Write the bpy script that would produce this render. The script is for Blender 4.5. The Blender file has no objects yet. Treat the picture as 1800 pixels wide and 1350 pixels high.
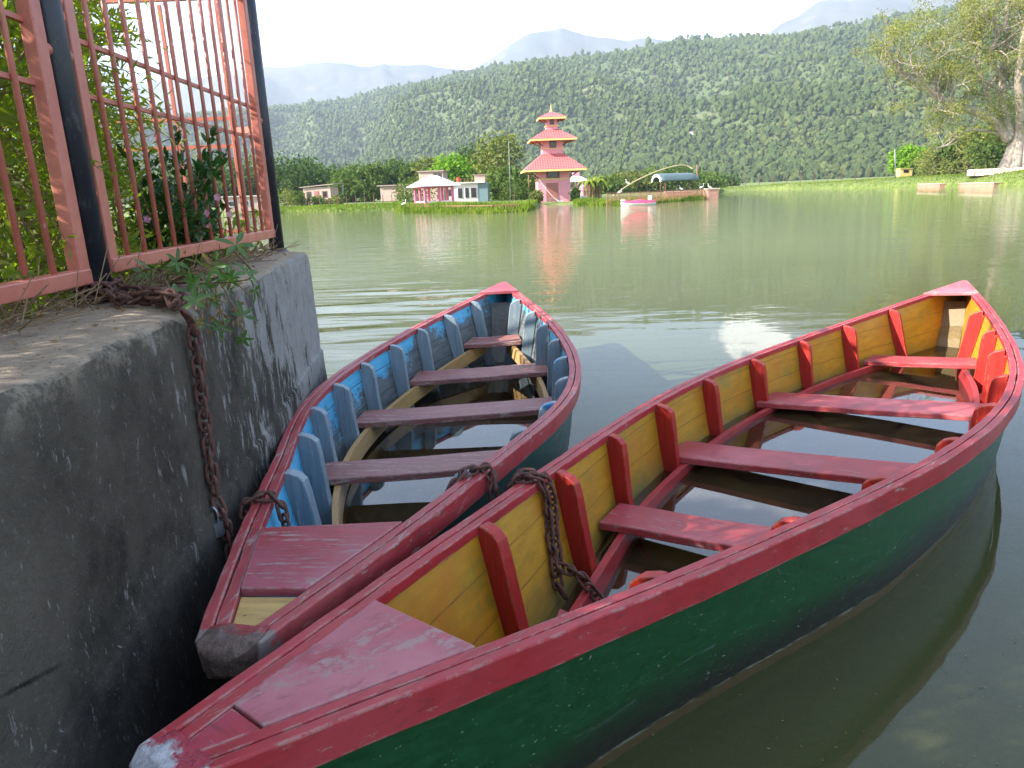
import bpy, bmesh, math, random
import numpy as np
from mathutils import Vector, Matrix, Euler
random.seed(7); RG = np.random.default_rng(11)
C = bpy.context.scene.collection
sc = bpy.context.scene
R_ = math.radians
# ---------------------------------------------------------------- camera
F_PX, HORIZ, ROLL, EYE = 1254.2, 337.03, 0.0374, 1.25
th = math.atan((675-HORIZ)/F_PX)
cF = Vector((0, math.cos(th), -math.sin(th))); cU0 = Vector((0, math.sin(th), math.cos(th))); cR0 = Vector((1, 0, 0))
cR = math.cos(ROLL)*cR0-math.sin(ROLL)*cU0; cU = math.sin(ROLL)*cR0+math.cos(ROLL)*cU0
cam = bpy.data.objects.new('camera', bpy.data.cameras.new('camera')); C.objects.link(cam)
cam.matrix_world = Matrix(((cR.x, cU.x, -cF.x, 0), (cR.y, cU.y, -cF.y, 0), (cR.z, cU.z, -cF.z, EYE), (0, 0, 0, 1)))
cam.data.sensor_width = 36; cam.data.lens = 36*F_PX/1800
cam.data.clip_start = .05; cam.data.clip_end = 20000
sc.camera = cam
# ---------------------------------------------------------------- sun, sky, exposure
SUN_EL = R_(31); sh = Vector((-.945, -.327)).normalized()
SUND = Vector((sh.x*math.cos(SUN_EL), sh.y*math.cos(SUN_EL), math.sin(SUN_EL)))
sl = bpy.data.lights.new('sun', 'SUN'); sl.energy = 5.0; sl.angle = R_(.5); sl.color = (1, .93, .82)
so = bpy.data.objects.new('sun', sl); C.objects.link(so); so.rotation_euler = SUND.to_track_quat('Z', 'Y').to_euler()
w = bpy.data.worlds.new('World'); sc.world = w; w.use_nodes = True
wn = w.node_tree.nodes; wl = w.node_tree.links; wn.clear()
sky = wn.new('ShaderNodeTexSky'); sky.sky_type = 'NISHITA'; sky.sun_disc = False
sky.sun_elevation = SUN_EL; sky.sun_rotation = math.atan2(sh.x, sh.y) % (2*math.pi); sky.dust_density = 1.1; sky.ozone_density = 1.3; sky.altitude = 600
bg = wn.new('ShaderNodeBackground'); bg.inputs[1].default_value = .125
wo = wn.new('ShaderNodeOutputWorld')
tc = wn.new('ShaderNodeTexCoord'); mp = wn.new('ShaderNodeMapping'); mp.inputs['Scale'].default_value = (1, 1, 2.6)
mp.inputs['Location'].default_value = (.35, .1, .2)
nz = wn.new('ShaderNodeTexNoise'); nz.inputs['Scale'].default_value = 2.3; nz.inputs['Detail'].default_value = 8; nz.inputs['Roughness'].default_value = .6
cr = wn.new('ShaderNodeValToRGB'); cr.color_ramp.elements[0].position = .60; cr.color_ramp.elements[1].position = .80
cr.color_ramp.elements[0].color = (.07, .07, .07, 1); cr.color_ramp.elements[1].color = (.8, .8, .8, 1)
mx = wn.new('ShaderNodeMixRGB'); mx.inputs[2].default_value = (13.4, 13.1, 12.8, 1)
wl.new(tc.outputs['Generated'], mp.inputs[0]); wl.new(mp.outputs[0], nz.inputs['Vector']); wl.new(nz.outputs[0], cr.inputs[0])
# one bright cumulus standing over the hills
cd = cF+cR*((1310-900)/F_PX)-cU*((585-675)/F_PX); cd.z = -cd.z; cd.normalize()
dn = wn.new('ShaderNodeVectorMath'); dn.operation = 'DISTANCE'; dn.inputs[1].default_value = cd; n2 = wn.new('ShaderNodeVectorMath'); n2.operation = 'NORMALIZE'
wl.new(tc.outputs['Generated'], n2.inputs[0]); wl.new(n2.outputs[0], dn.inputs[0])
nz2 = wn.new('ShaderNodeTexNoise'); nz2.inputs['Scale'].default_value = 16; nz2.inputs['Detail'].default_value = 6; wl.new(n2.outputs[0], nz2.inputs['Vector'])
ma = wn.new('ShaderNodeMath'); ma.operation = 'MULTIPLY_ADD'; ma.inputs[1].default_value = .19; ma.inputs[2].default_value = -.075; wl.new(nz2.outputs[0], ma.inputs[0])
mb_ = wn.new('ShaderNodeMath'); mb_.operation = 'SUBTRACT'; wl.new(ma.outputs[0], mb_.inputs[0]); wl.new(dn.outputs['Value'], mb_.inputs[1])
c2 = wn.new('ShaderNodeMapRange'); c2.inputs[1].default_value = -.03; c2.inputs[2].default_value = -.022; wl.new(mb_.outputs[0], c2.inputs[0])
m3 = wn.new('ShaderNodeMath'); m3.operation = 'MAXIMUM'; wl.new(cr.outputs[0], m3.inputs[0]); wl.new(c2.outputs[0], m3.inputs[1]); wl.new(m3.outputs[0], mx.inputs[0]); wl.new(sky.outputs[0], mx.inputs[1]); wl.new(mx.outputs[0], bg.inputs[0]); wl.new(bg.outputs[0], wo.inputs[0])
sc.view_settings.view_transform = 'Standard'; sc.view_settings.look = 'None'; sc.view_settings.gamma = 1
sc.view_settings.exposure = 1.97
sc.cycles.max_bounces = 8; sc.cycles.transparent_max_bounces = 12; sc.cycles.volume_bounces = 0
sc.cycles.caustics_reflective = False; sc.cycles.caustics_refractive = False

# ---------------------------------------------------------------- helpers
def ray(px, py): return cF+cR*((px-900)/F_PX)-cU*((py-675)/F_PX)
def at(px, py, Y):
    d = ray(px, py); return Vector((0, 0, EYE))+d*(Y/d.y)
def atz(px, py, z):
    d = ray(px, py); return Vector((0, 0, EYE))+d*((z-EYE)/d.z)
def vnoise(x, y, seed=0):
    x = np.asarray(x, float); y = np.asarray(y, float)
    xi = np.floor(x).astype(np.int64); yi = np.floor(y).astype(np.int64); xf = x-xi; yf = y-yi
    xf = xf*xf*(3-2*xf); yf = yf*yf*(3-2*yf)
    def h(a, b):
        n = (a*374761393+b*668265263+seed*1442695041) & 0xffffffff
        n = ((n ^ (n >> 13))*1274126177) & 0xffffffff
        return ((n ^ (n >> 16)) & 0xffff)/65535.*2-1
    return (h(xi, yi)*(1-xf)+h(xi+1, yi)*xf)*(1-yf)+(h(xi, yi+1)*(1-xf)+h(xi+1, yi+1)*xf)*yf
def fbm(x, y, o=4, seed=0):
    s = 0; a = 1
    for k in range(o): s = s+a*vnoise(np.asarray(x)*2**k, np.asarray(y)*2**k, seed+k); a *= .5
    return s
def tag(o, label=None, cat=None, group=None, kind=None):
    if label: o['label'] = label
    if cat: o['category'] = cat
    if group: o['group'] = group
    if kind: o['kind'] = kind
    return o
def empty(name, loc=(0, 0, 0), rz=0, label=None, cat=None, group=None):
    o = bpy.data.objects.new(name, None); C.objects.link(o); o.location = loc; o.rotation_euler = (0, 0, rz); o.empty_display_size = .1
    return tag(o, label, cat, group)
def copy_tree(o, parent=None):
    c = o.copy(); C.objects.link(c); c.parent = parent
    for ch in o.children: copy_tree(ch, c)
    return c
def npmesh(name, V, Fc, m, parent=None, smooth=False):
    V = np.asarray(V, np.float32); Fc = np.asarray(Fc, np.int32); k = Fc.shape[1]
    me = bpy.data.meshes.new(name); me.vertices.add(len(V)); me.vertices.foreach_set('co', V.ravel())
    me.loops.add(Fc.size); me.loops.foreach_set('vertex_index', Fc.ravel())
    me.polygons.add(len(Fc)); me.polygons.foreach_set('loop_start', np.arange(len(Fc), dtype=np.int32)*k)
    me.polygons.foreach_set('loop_total', np.full(len(Fc), k, np.int32))
    me.polygons.foreach_set('use_smooth', np.full(len(Fc), smooth))
    me.update(calc_edges=True); me.materials.append(m)
    o = bpy.data.objects.new(name, me); C.objects.link(o); o.parent = parent; return o
class MB:
    def __init__(s): s.v = []; s.f = []
    def add(s, vs, fs):
        n = len(s.v); s.v += [tuple(v) for v in vs]; s.f += [tuple(i+n for i in f) for f in fs]; return s
    def box(s, c, d, rz=0, M=None):
        x, y, z = [k/2 for k in d]; vs = []
        for a in (-x, x):
            for b in (-y, y):
                for e in (-z, z):
                    p = Vector((a, b, e))
                    if M is not None: p = M @ p
                    if rz: p = Matrix.Rotation(rz, 3, 'Z') @ p
                    vs.append(p+Vector(c))
        return s.add(vs, [(0, 1, 3, 2), (4, 6, 7, 5), (0, 4, 5, 1), (2, 3, 7, 6), (0, 2, 6, 4), (1, 5, 7, 3)])
    def bar(s, a, b, w, h=None, up=(0, 0, 1)):
        a = Vector(a); b = Vector(b); d = b-a; L = d.length; d.normalize(); up = Vector(up)
        if abs(d.dot(up)) > .98: up = Vector((0, 1, 0))
        x = d.cross(up).normalized(); y = x.cross(d)
        return s.box((a+b)/2, (w, h or w, L), M=Matrix((x, y, d)).transposed())
    def tube(s, pts, r, n=8, cap=True):
        pts = [Vector(p) for p in pts]; rs = r if isinstance(r, (list, tuple)) else [r]*len(pts)
        N = len(s.v); m = len(pts); pu = None
        for i, p in enumerate(pts):
            d = (pts[min(i+1, m-1)]-pts[max(i-1, 0)]).normalized()
            if pu is None: pu = d.orthogonal().normalized()
            u = (pu-d*pu.dot(d)); u = u.normalized() if u.length > 1e-5 else d.orthogonal().normalized(); pu = u; v = d.cross(u)
            for k in range(n):
                a = 2*math.pi*k/n; s.v.append(tuple(p+(u*math.cos(a)+v*math.sin(a))*rs[i]))
        for i in range(m-1):
            for k in range(n):
                k2 = (k+1) % n; s.f.append((N+i*n+k, N+i*n+k2, N+(i+1)*n+k2, N+(i+1)*n+k))
        if cap: s.f.append(tuple(N+k for k in range(n))[::-1]); s.f.append(tuple(N+(m-1)*n+k for k in range(n)))
        return s
    def ring(s, pts, r, n=7):      # closed tube
        N = len(s.v); m = len(pts); pts = [Vector(p) for p in pts]; c = sum(pts, Vector())/m
        nn = Vector()
        for i in range(m): nn += (pts[i]-c).cross(pts[(i+1) % m]-c)
        nn.normalize()
        for i, p in enumerate(pts):
            d = (pts[(i+1) % m]-pts[i-1]).normalized(); u = nn; v = d.cross(u)
            for k in range(n):
                a = 2*math.pi*k/n; s.v.append(tuple(p+(u*math.cos(a)+v*math.sin(a))*r))
        for i in range(m):
            for k in range(n):
                k2 = (k+1) % n; i2 = (i+1) % m; s.f.append((N+i*n+k, N+i*n+k2, N+i2*n+k2, N+i2*n+k))
        return s
    def grid(s, rows):
        N = len(s.v); n = len(rows[0])
        for r in rows: s.v += [tuple(p) for p in r]
        for i in range(len(rows)-1):
            for j in range(n-1):
                a = N+i*n+j; s.f.append((a, a+1, a+n+1, a+n))
        return s
    def prism(s, poly, off):
        n = len(poly); N = len(s.v); o = Vector(off)
        s.v += [tuple(Vector(p)-o/2) for p in poly]+[tuple(Vector(p)+o/2) for p in poly]
        s.f += [tuple(N+i for i in range(n))[::-1], tuple(N+n+i for i in range(n))]
        for i in range(n): j = (i+1) % n; s.f.append((N+i, N+j, N+n+j, N+n+i))
        return s
    def pyramid(s, c, wx, wy, h, tx=0, ty=0, th=.05):   # hip roof frustum with an underside slab
        x, y, z = c; vs = []
        for (a, b, e) in ((wx/2, wy/2, 0), (wx/2, wy/2, th), (tx/2+.001, ty/2+.001, h)):
            vs += [(x-a, y-b, z+e), (x+a, y-b, z+e), (x+a, y+b, z+e), (x-a, y+b, z+e)]
        return s.add(vs, [(3, 2, 1, 0)]+[(k*4+i, k*4+(i+1) % 4, k*4+4+(i+1) % 4, k*4+4+i) for k in (0, 1) for i in range(4)]+[(8, 9, 10, 11)])
    def build(s, name, m, parent=None, smooth=False, bevel=0, norm=True):
        me = bpy.data.meshes.new(name); me.from_pydata(s.v, [], s.f)
        if norm:
            b = bmesh.new(); b.from_mesh(me); bmesh.ops.recalc_face_normals(b, faces=b.faces); b.to_mesh(me); b.free()
        if smooth: me.polygons.foreach_set('use_smooth', [True]*len(me.polygons))
        me.materials.append(m); o = bpy.data.objects.new(name, me); C.objects.link(o); o.parent = parent
        if bevel:
            bv = o.modifiers.new('bevel', 'BEVEL'); bv.width = bevel; bv.segments = 2; bv.limit_method = 'ANGLE'; bv.angle_limit = R_(35)
        return o
# ---------------------------------------------------------------- materials
class NT:
    def __init__(s, name):
        s.m = bpy.data.materials.new(name); s.m.use_nodes = True; s.t = s.m.node_tree; s.n = s.t.nodes; s.l = s.t.links
        s.p = s.n['Principled BSDF']; s.out = s.n['Material Output']; s.c = s.n.new('ShaderNodeTexCoord')
    def co(s, which='Object', scale=(1, 1, 1), rot=(0, 0, 0)):
        m = s.n.new('ShaderNodeMapping'); m.inputs['Scale'].default_value = scale; m.inputs['Rotation'].default_value = rot
        if which == 'Position':
            g = s.n.new('ShaderNodeNewGeometry'); s.l.new(g.outputs['Position'], m.inputs[0])
        else: s.l.new(s.c.outputs[which], m.inputs[0])
        return m.outputs[0]
    def noise(s, vec, sc=5, det=4, ro=.6, dist=0):
        n = s.n.new('ShaderNodeTexNoise'); n.inputs['Scale'].default_value = sc; n.inputs['Detail'].default_value = det
        n.inputs['Roughness'].default_value = ro; n.inputs['Distortion'].default_value = dist; s.l.new(vec, n.inputs['Vector']); return n.outputs[0]
    def vor(s, vec, sc=5, out='Distance', feat='F1'):
        n = s.n.new('ShaderNodeTexVoronoi'); n.feature = feat; n.inputs['Scale'].default_value = sc; s.l.new(vec, n.inputs['Vector']); return n.outputs[out]
    def ramp(s, x, a, b, ca=(0, 0, 0), cb=(1, 1, 1)):
        r = s.n.new('ShaderNodeValToRGB'); e = r.color_ramp.elements; e[0].position = a; e[1].position = b
        e[0].color = (*ca, 1); e[1].color = (*cb, 1); s.l.new(x, r.inputs[0]); return r.outputs[0]
    def mix(s, f, a, b, mode='MIX'):
        m = s.n.new('ShaderNodeMixRGB'); m.blend_type = mode
        for i, v in ((0, f), (1, a), (2, b)):
            if isinstance(v, (int, float)): m.inputs[i].default_value = v if i == 0 else (v, v, v, 1)
            elif isinstance(v, tuple): m.inputs[i].default_value = (*v, 1)
            else: s.l.new(v, m.inputs[i])
        return m.outputs[0]
    def math(s, op, a, b=0.):
        m = s.n.new('ShaderNodeMath'); m.operation = op
        for i, v in ((0, a), (1, b)):
            if isinstance(v, (int, float)): m.inputs[i].default_value = v
            else: s.l.new(v, m.inputs[i])
        return m.outputs[0]
    def sep(s, vec):
        m = s.n.new('ShaderNodeSeparateXYZ'); s.l.new(vec, m.inputs[0]); return m.outputs
    def set(s, inp, v):
        i = s.p.inputs[inp]
        if isinstance(v, tuple): i.default_value = (*v, 1)
        elif isinstance(v, (int, float)): i.default_value = v
        else: s.l.new(v, i)
    def bump(s, h, st=.3, d=.01):
        b = s.n.new('ShaderNodeBump'); b.inputs['Strength'].default_value = st; b.inputs['Distance'].default_value = d
        s.l.new(h, b.inputs['Height']); s.l.new(b.outputs[0], s.p.inputs['Normal']); return b
def plain(name, col, rough=.6, var=.25, sc=6, bump=.15, bd=.004, metal=0, stretch=(1, 1, 1)):
    t = NT(name); v = t.co(scale=stretch); n = t.noise(v, sc, 5)
    k = 1-var; t.set('Base Color', t.mix(n, tuple(c*k for c in col), tuple(min(1, c*(1+var)) for c in col)))
    t.set('Roughness', rough); t.set('Metallic', metal)
    if bump: t.bump(t.noise(v, sc*3, 4), bump, bd)
    return t.m
def paint(name, col, under, amt=.5, dark=None, rough=.52, grain=(2, 30, 30), wearsc=7, bmp=.35, fade=None):
    # brushed paint over wood: streaks along the grain, scuffs down to the wood, small chips
    t = NT(name); v = t.co(); g = t.co(scale=grain); n1 = t.noise(g, 2.2, 6, .7); n2 = t.noise(v, 2.6, 4)
    base = t.mix(t.ramp(n1, .3, .75), tuple(c*.72 for c in col), tuple(min(1, c*1.2) for c in col))
    if fade: base = t.mix(t.ramp(n2, .42, .68), base, fade)
    if dark: base = t.mix(t.ramp(t.noise(v, 4.5, 5, .65), .55, .75), base, dark)
    w1 = t.noise(t.co(scale=(grain[0]*.6, grain[1]*.5, grain[2]*.5)), wearsc*.5, 8, .75); w2 = t.noise(v, wearsc*5, 3, .6)
    wear = t.math('MULTIPLY', t.ramp(w1, .70-.2*amt, .76-.2*amt), t.ramp(w2, .40, .52))
    chips = t.ramp(t.noise(t.co(scale=(grain[0]*.25+.6, grain[1]*.12+.6, grain[2]*.12+.6)), 42, 4, .75), .73-.05*amt, .76-.05*amt); wear = t.math('MAXIMUM', wear, t.math('MULTIPLY', chips, .8))
    # scuffed edges, where the paint wears through first
    bv = t.n.new('ShaderNodeBevel'); bv.samples = 3; bv.inputs[0].default_value = .006; g_ = t.n.new('ShaderNodeNewGeometry'); dt = t.n.new('ShaderNodeVectorMath'); dt.operation = 'DOT_PRODUCT'; t.l.new(bv.outputs[0], dt.inputs[0]); t.l.new(g_.outputs['Normal'], dt.inputs[1])
    ed = t.math('MULTIPLY', t.ramp(dt.outputs['Value'], .93, .99, (1, 1, 1), (0, 0, 0)), t.ramp(t.noise(v, 18, 5, .75), .52-.1*amt, .60-.1*amt)); wear = t.math('MAXIMUM', wear, ed)
    nl = t.ramp(t.vor(v, 8.5), .028, .040, (1, 1, 1), (0, 0, 0)); base = t.mix(t.math('MULTIPLY', t.ramp(t.noise(v, 1.3, 2), .45, .5), t.ramp(t.noise(t.co(scale=(grain[0]*.5, grain[1]*.5, grain[2]*.5)), 5, 5, .8), .55, .62)), base, t.mix(.35, base, (.06, .03, .03)))
    t.set('Base Color', t.mix(t.math('MULTIPLY', nl, .8), t.mix(wear, base, under), (.07, .035, .03)))
    t.set('Specular IOR Level', .32); t.set('Roughness', t.ramp(t.mix(.5, n1, wear), .2, .8, (rough-.1,)*3, (rough+.28,)*3))
    t.bump(t.mix(.4, n1, wear), bmp, .003); return t
M = {}
GREY_W = (.27, .24, .22)
M['rail_red'] = paint('rail_red', (.36, .024, .030), GREY_W, .4, fade=(.38, .045, .055)).m
M['rail_worn'] = paint('rail_worn', (.29, .04, .055), (.24, .17, .16), .7, fade=(.36, .09, .12)).m
M['seat_red'] = paint('seat_red', (.33, .038, .042), (.34, .2, .18), .7, dark=(.19, .03, .035), grain=(30, 2, 30), fade=(.40, .085, .10)).m
M['seat_maroon'] = paint('seat_maroon', (.27, .11, .10), (.36, .27, .24), .9, dark=(.19, .09, .085), grain=(30, 2, 30)).m
M['rib_red'] = paint('rib_red', (.36, .022, .018), (.3, .12, .07), .5, grain=(30, 30, 2)).m
M['riser_red'] = paint('riser_red', (.36, .035, .04), (.3, .18, .14), .3).m
M['deck_pink'] = paint('deck_pink', (.38, .075, .09), (.36, .22, .21), .9, grain=(3, 9, 9), fade=(.42, .15, .175), dark=(.30, .035, .04)).m
M['deck_red'] = paint('deck_red', (.38, .022, .02), (.45, .3, .28), .4, grain=(20, 3, 20), fade=(.34, .06, .1)).m
M['deck_maroon'] = paint('deck_maroon', (.32, .038, .048), (.34, .22, .21), .85, grain=(30, 3, 30), fade=(.35, .1, .13)).m
M['raw_wood'] = paint('raw_wood', (.42, .27, .10), (.2, .12, .06), .3, grain=(2, 26, 26), fade=(.36, .22, .1)).m
M['pale_wood'] = paint('pale_wood', (.50, .34, .12), (.3, .2, .1), .3, grain=(22, 2, 22)).m
M['grey_wood'] = paint('grey_wood', (.15, .14, .13), (.3, .27, .24), .6, dark=(.06, .05, .05)).m
M['keel_green'] = paint('keel_green', (.17, .125, .055), (.05, .17, .06), .35, dark=(.08, .07, .04)).m
def rib_grey():
    t = paint('rib_grey_blue', (.20, .265, .31), (.38, .37, .35), .6, grain=(30, 30, 2))
    src = t.p.inputs['Base Color'].links[0].from_socket
    n = t.noise(t.co(), 9, 6, .7); z = t.sep(t.c.outputs['Object'])[2]
    t.set('Base Color', t.mix(t.ramp(t.math('ADD', n, t.math('MULTIPLY', t.math('SUBTRACT', z, .4), .9)), .60, .64), src, (.06, .22, .44))); return t.m
M['rib_grey'] = rib_grey()
def hull_mat(name, col, grime):
    t = NT(name); v = t.co(); z = t.sep(t.c.outputs['Object'])[2]; g = t.noise(t.co(scale=(1.5, 20, 14)), 3, 6, .65)
    base = t.mix(t.ramp(g, .3, .7), tuple(c*.75 for c in col), tuple(c*1.25 for c in col))
    hz = t.math('ADD', z, t.math('MULTIPLY', t.math('SUBTRACT', t.noise(t.co(scale=(1, 3, 4)), 2.5, 7, .7), .5), .16))
    base = t.mix(t.ramp(hz, .05, .17, (1, 1, 1), (0, 0, 0)), base, grime)
    band = t.math('MULTIPLY', t.ramp(hz, .10, .14), t.ramp(hz, .15, .2, (1, 1, 1), (0, 0, 0)))
    sp = t.ramp(t.noise(t.co(scale=(1, 1.6, 1.6)), 55, 3, .6), .66, .7); big = t.ramp(t.noise(v, 3.5, 3), .42, .56)
    base = t.mix(t.math('MULTIPLY', t.math('MULTIPLY', sp, big), .9), base, (.26, .28, .27))
    smear = t.ramp(t.noise(t.co(scale=(2.2, 6, 12)), 2.4, 6, .7), .60, .66)
    base = t.mix(t.math('MULTIPLY', t.math('MULTIPLY', band, smear), .6), base, (.10, .15, .14))
    low = t.ramp(z, -.012, .012, (1, 1, 1), (0, 0, 0)); base = t.mix(low, base, (.085, .06, .028))
    line = t.math('MULTIPLY', t.ramp(z, .0, .006), t.ramp(z, .008, .016, (1, 1, 1), (0, 0, 0)))
    t.set('Base Color', t.mix(t.math('MULTIPLY', t.math('MULTIPLY', line, t.ramp(g, .45, .6)), .55), base, (.3, .3, .26)))
    t.set('Roughness', t.ramp(g, .2, .8, (.22,)*3, (.5,)*3)); t.bump(t.mix(.5, g, t.noise(v, 26, 5)), .4, .004); return t.m
M['hull_green'] = hull_mat('hull_green', (.008, .060, .020), (.018, .020, .016))
M['hull_teal'] = hull_mat('hull_teal', (.03, .09, .08), (.03, .032, .028))
def seams(t, z, levels, n):
    s = None
    for L in levels:
        d = t.math('ABSOLUTE', t.math('SUBTRACT', t.math('ADD', z, t.math('MULTIPLY', t.math('SUBTRACT', n, .5), .012)), L))
        k = t.ramp(d, .001, .0028, (1, 1, 1), (0, 0, 0)); s = k if s is None else t.math('MAXIMUM', s, k)
    return s
def inner_yellow():
    t = NT('inner_yellow'); v = t.co(); z = t.sep(t.c.outputs['Object'])[2]; g = t.noise(t.co(scale=(2, 10, 16)), 2.5, 7, .68)
    base = t.mix(t.ramp(g, .3, .72), (.33, .165, .008), (.52, .29, .015))
    base = t.mix(t.ramp(t.noise(v, 3.2, 4), .48, .68), base, (.42, .165, .010))
    base = t.mix(t.ramp(t.noise(t.co(scale=(1.2, 2, 2)), 3.6, 6, .7), .55, .72), base, (.22, .19, .03))
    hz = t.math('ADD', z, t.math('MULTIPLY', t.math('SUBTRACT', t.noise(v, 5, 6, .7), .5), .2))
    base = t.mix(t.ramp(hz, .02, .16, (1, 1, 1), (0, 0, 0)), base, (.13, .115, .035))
    base = t.mix(t.ramp(t.noise(t.co(scale=(2, 8, 8)), 9, 6, .8), .68, .72), base, (.30, .22, .13))
    n = t.noise(t.co(scale=(3, 3, 3)), 2, 4); base = t.mix(t.math('MULTIPLY', seams(t, z, (.19, .31, .06), n), t.ramp(g, .3, .6)), base, (.10, .06, .015))
    base = t.mix(t.ramp(t.noise(v, 42, 2, .5), .74, .77), base, (.12, .07, .02))
    t.set('Base Color', base); t.set('Roughness', .5); t.bump(t.mix(.5, g, t.noise(v, 60, 3)), .3, .004); return t.m
def inner_blue():
    t = NT('inner_blue'); v = t.co(); xyz = t.sep(t.c.outputs['Object']); z = xyz[2]; g = t.noise(t.co(scale=(2, 10, 16)), 2.5, 7, .68)
    blue = t.mix(t.ramp(g, .3, .72), (.045, .29, .50), (.11, .44, .66))
    wood = t.mix(t.ramp(g, .3, .7), (.05, .066, .075), (.15, .165, .165))
    ch = t.noise(t.co(scale=(1.3, 1.3, 1.8)), 34, 5, .75, 1.2); bigm = t.noise(v, 4.2, 4, .6)
    a = t.math('ADD', t.math('MULTIPLY', ch, .55), t.math('MULTIPLY', bigm, .75))
    a = t.math('ADD', a, t.math('MULTIPLY', t.math('SUBTRACT', z, .33), 1.05))
    a = t.math('ADD', a, t.math('MULTIPLY', t.math('ADD', xyz[0], .3), -.10))
    base = t.mix(t.ramp(a, .535, .57), wood, blue)
    n = t.noise(t.co(scale=(3, 3, 3)), 2, 4); base = t.mix(seams(t, z, (.2, .33, .06), n), base, (.015, .02, .025))
    t.set('Base Color', base); t.set('Roughness', .55); t.bump(t.ramp(a, .535, .57), .35, .003); return t.m
M['inner_yellow'] = inner_yellow(); M['inner_blue'] = inner_blue()
def concrete():
    t = NT('old_concrete'); v = t.co('Position'); p = t.sep(v); z = p[2]; y = p[1]
    big = t.noise(v, 1.6, 7, .65); fine = t.noise(v, 14, 6, .7); st = t.noise(t.co('Position', (1.5, 4.2, 1.5)), 2.6, 10, .78)
    base = t.mix(t.ramp(t.mix(.45, fine, t.noise(v, 4.5, 9, .8)), .34, .66), (.010, .010, .009), (.085, .076, .063))
    base = t.mix(t.ramp(t.math('ADD', big, t.math('MULTIPLY', t.math('SUBTRACT', z, .5), .42)), .46, .72), base, (.13, .115, .095))
    pat = t.math('ADD', st, t.math('MULTIPLY', t.math('SUBTRACT', y, 2.1), .13)); pat = t.math('ADD', pat, t.math('MULTIPLY', t.math('SUBTRACT', z, .7), .13))
    base = t.mix(t.math('MULTIPLY', t.ramp(pat, .525, .57), .92), base, t.mix(fine, (.15, .147, .14), (.48, .48, .47)))
    base = t.mix(t.math('MULTIPLY', t.ramp(t.noise(t.co('Position', (1, 3.0, 1.1)), 17, 5, .78), .615, .65), .8), base, (.26, .25, .24))
    base = t.mix(t.math('MULTIPLY', t.ramp(t.noise(t.co('Position', (1, 1.4, .7)), 2.6, 3, .6), .655, .68), t.ramp(z, .9, .8, (1, 1, 1), (1, 1, 1))), base, (.30, .30, .29))
    base = t.mix(t.ramp(z, .30, .5, (1, 1, 1), (0, 0, 0)), base, t.mix(.75, base, (.02, .021, .024)))
    ck = t.vor(t.co('Position', (1, 1, .8)), 2.1, 'Distance', 'DISTANCE_TO_EDGE'); dck = t.ramp(t.math('ADD', ck, t.math('MULTIPLY', t.math('SUBTRACT', fine, .5), .05)), .0, .007, (1, 1, 1), (0, 0, 0))
    base = t.mix(t.math('MULTIPLY', dck, t.ramp(big, .50, .60)), base, (.018, .017, .016))
    base = t.mix(t.math('MULTIPLY', t.ramp(t.noise(v, 110, 3, .7), .62, .68), .35), base, (.24, .22, .2))
    base = t.mix(t.math('MULTIPLY', t.ramp(z, .93, .99), t.ramp(t.noise(v, 20, 6, .8), .48, .6)), base, (.30, .26, .2))
    g = t.n.new('ShaderNodeNewGeometry'); up = t.math('MULTIPLY', t.ramp(z, .86, .92), t.ramp(t.math('ADD', t.sep(g.outputs['Normal'])[2], t.math('MULTIPLY', t.math('SUBTRACT', fine, .5), .5)), .78, .9))
    top = t.mix(t.ramp(fine, .25, .75), (.24, .19, .14), (.46, .38, .29)); top = t.mix(t.ramp(t.noise(v, 5, 9, .8), .55, .70), top, (.10, .083, .062)); top = t.mix(t.ramp(t.noise(v, 90, 3, .7), .62, .66), top, (.05, .045, .035))
    t.set('Base Color', t.mix(up, base, top)); t.set('Roughness', .95); t.set('Specular IOR Level', .12)
    t.bump(t.mix(.5, t.noise(v, 9, 9, .8), t.noise(v, 70, 5, .75)), 1, .022); return t.m
M['concrete'] = concrete()
def steel_post():
    t = NT('black_post'); v = t.co(scale=(1, 1, .35)); n = t.noise(v, 34, 7, .75)
    base = t.mix(t.ramp(n, .55, .72), (.014, .017, .026), (.10, .105, .115)); base = t.mix(t.ramp(t.noise(v, 60, 4), .70, .74), base, (.3, .3, .3))
    t.set('Base Color', base); t.set('Roughness', t.ramp(n, .3, .7, (.3,)*3, (.6,)*3)); t.bump(n, .3, .002); return t.m
M['post'] = steel_post()
def fence_red():
    t = NT('fence_red'); v = t.co(); n = t.noise(v, 12, 6, .7)
    base = t.mix(t.ramp(n, .3, .7), (.40, .115, .085), (.52, .18, .135)); base = t.mix(t.ramp(t.noise(v, 45, 4, .7), .67, .72), base, (.22, .06, .04))
    base = t.mix(t.ramp(t.noise(t.co(scale=(1, 1, .3)), 28, 3), .70, .73), base, (.62, .36, .3))
    t.set('Base Color', base); t.set('Roughness', .38); t.bump(n, .25, .002); return t.m
M['fence_red'] = fence_red()
def rust():
    t = NT('rusty_iron'); v = t.co('Position'); n = t.noise(v, 60, 6, .7); t.set('Base Color', t.mix(t.ramp(n, .3, .7), (.045, .022, .02), (.16, .072, .055)))
    t.set('Roughness', .75); t.set('Metallic', .25); t.bump(n, .6, .002); return t.m
M['rust'] = rust()
M['steel'] = plain('padlock_steel', (.25, .26, .28), .35, .3, 40, .2, .001, .8)
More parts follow.
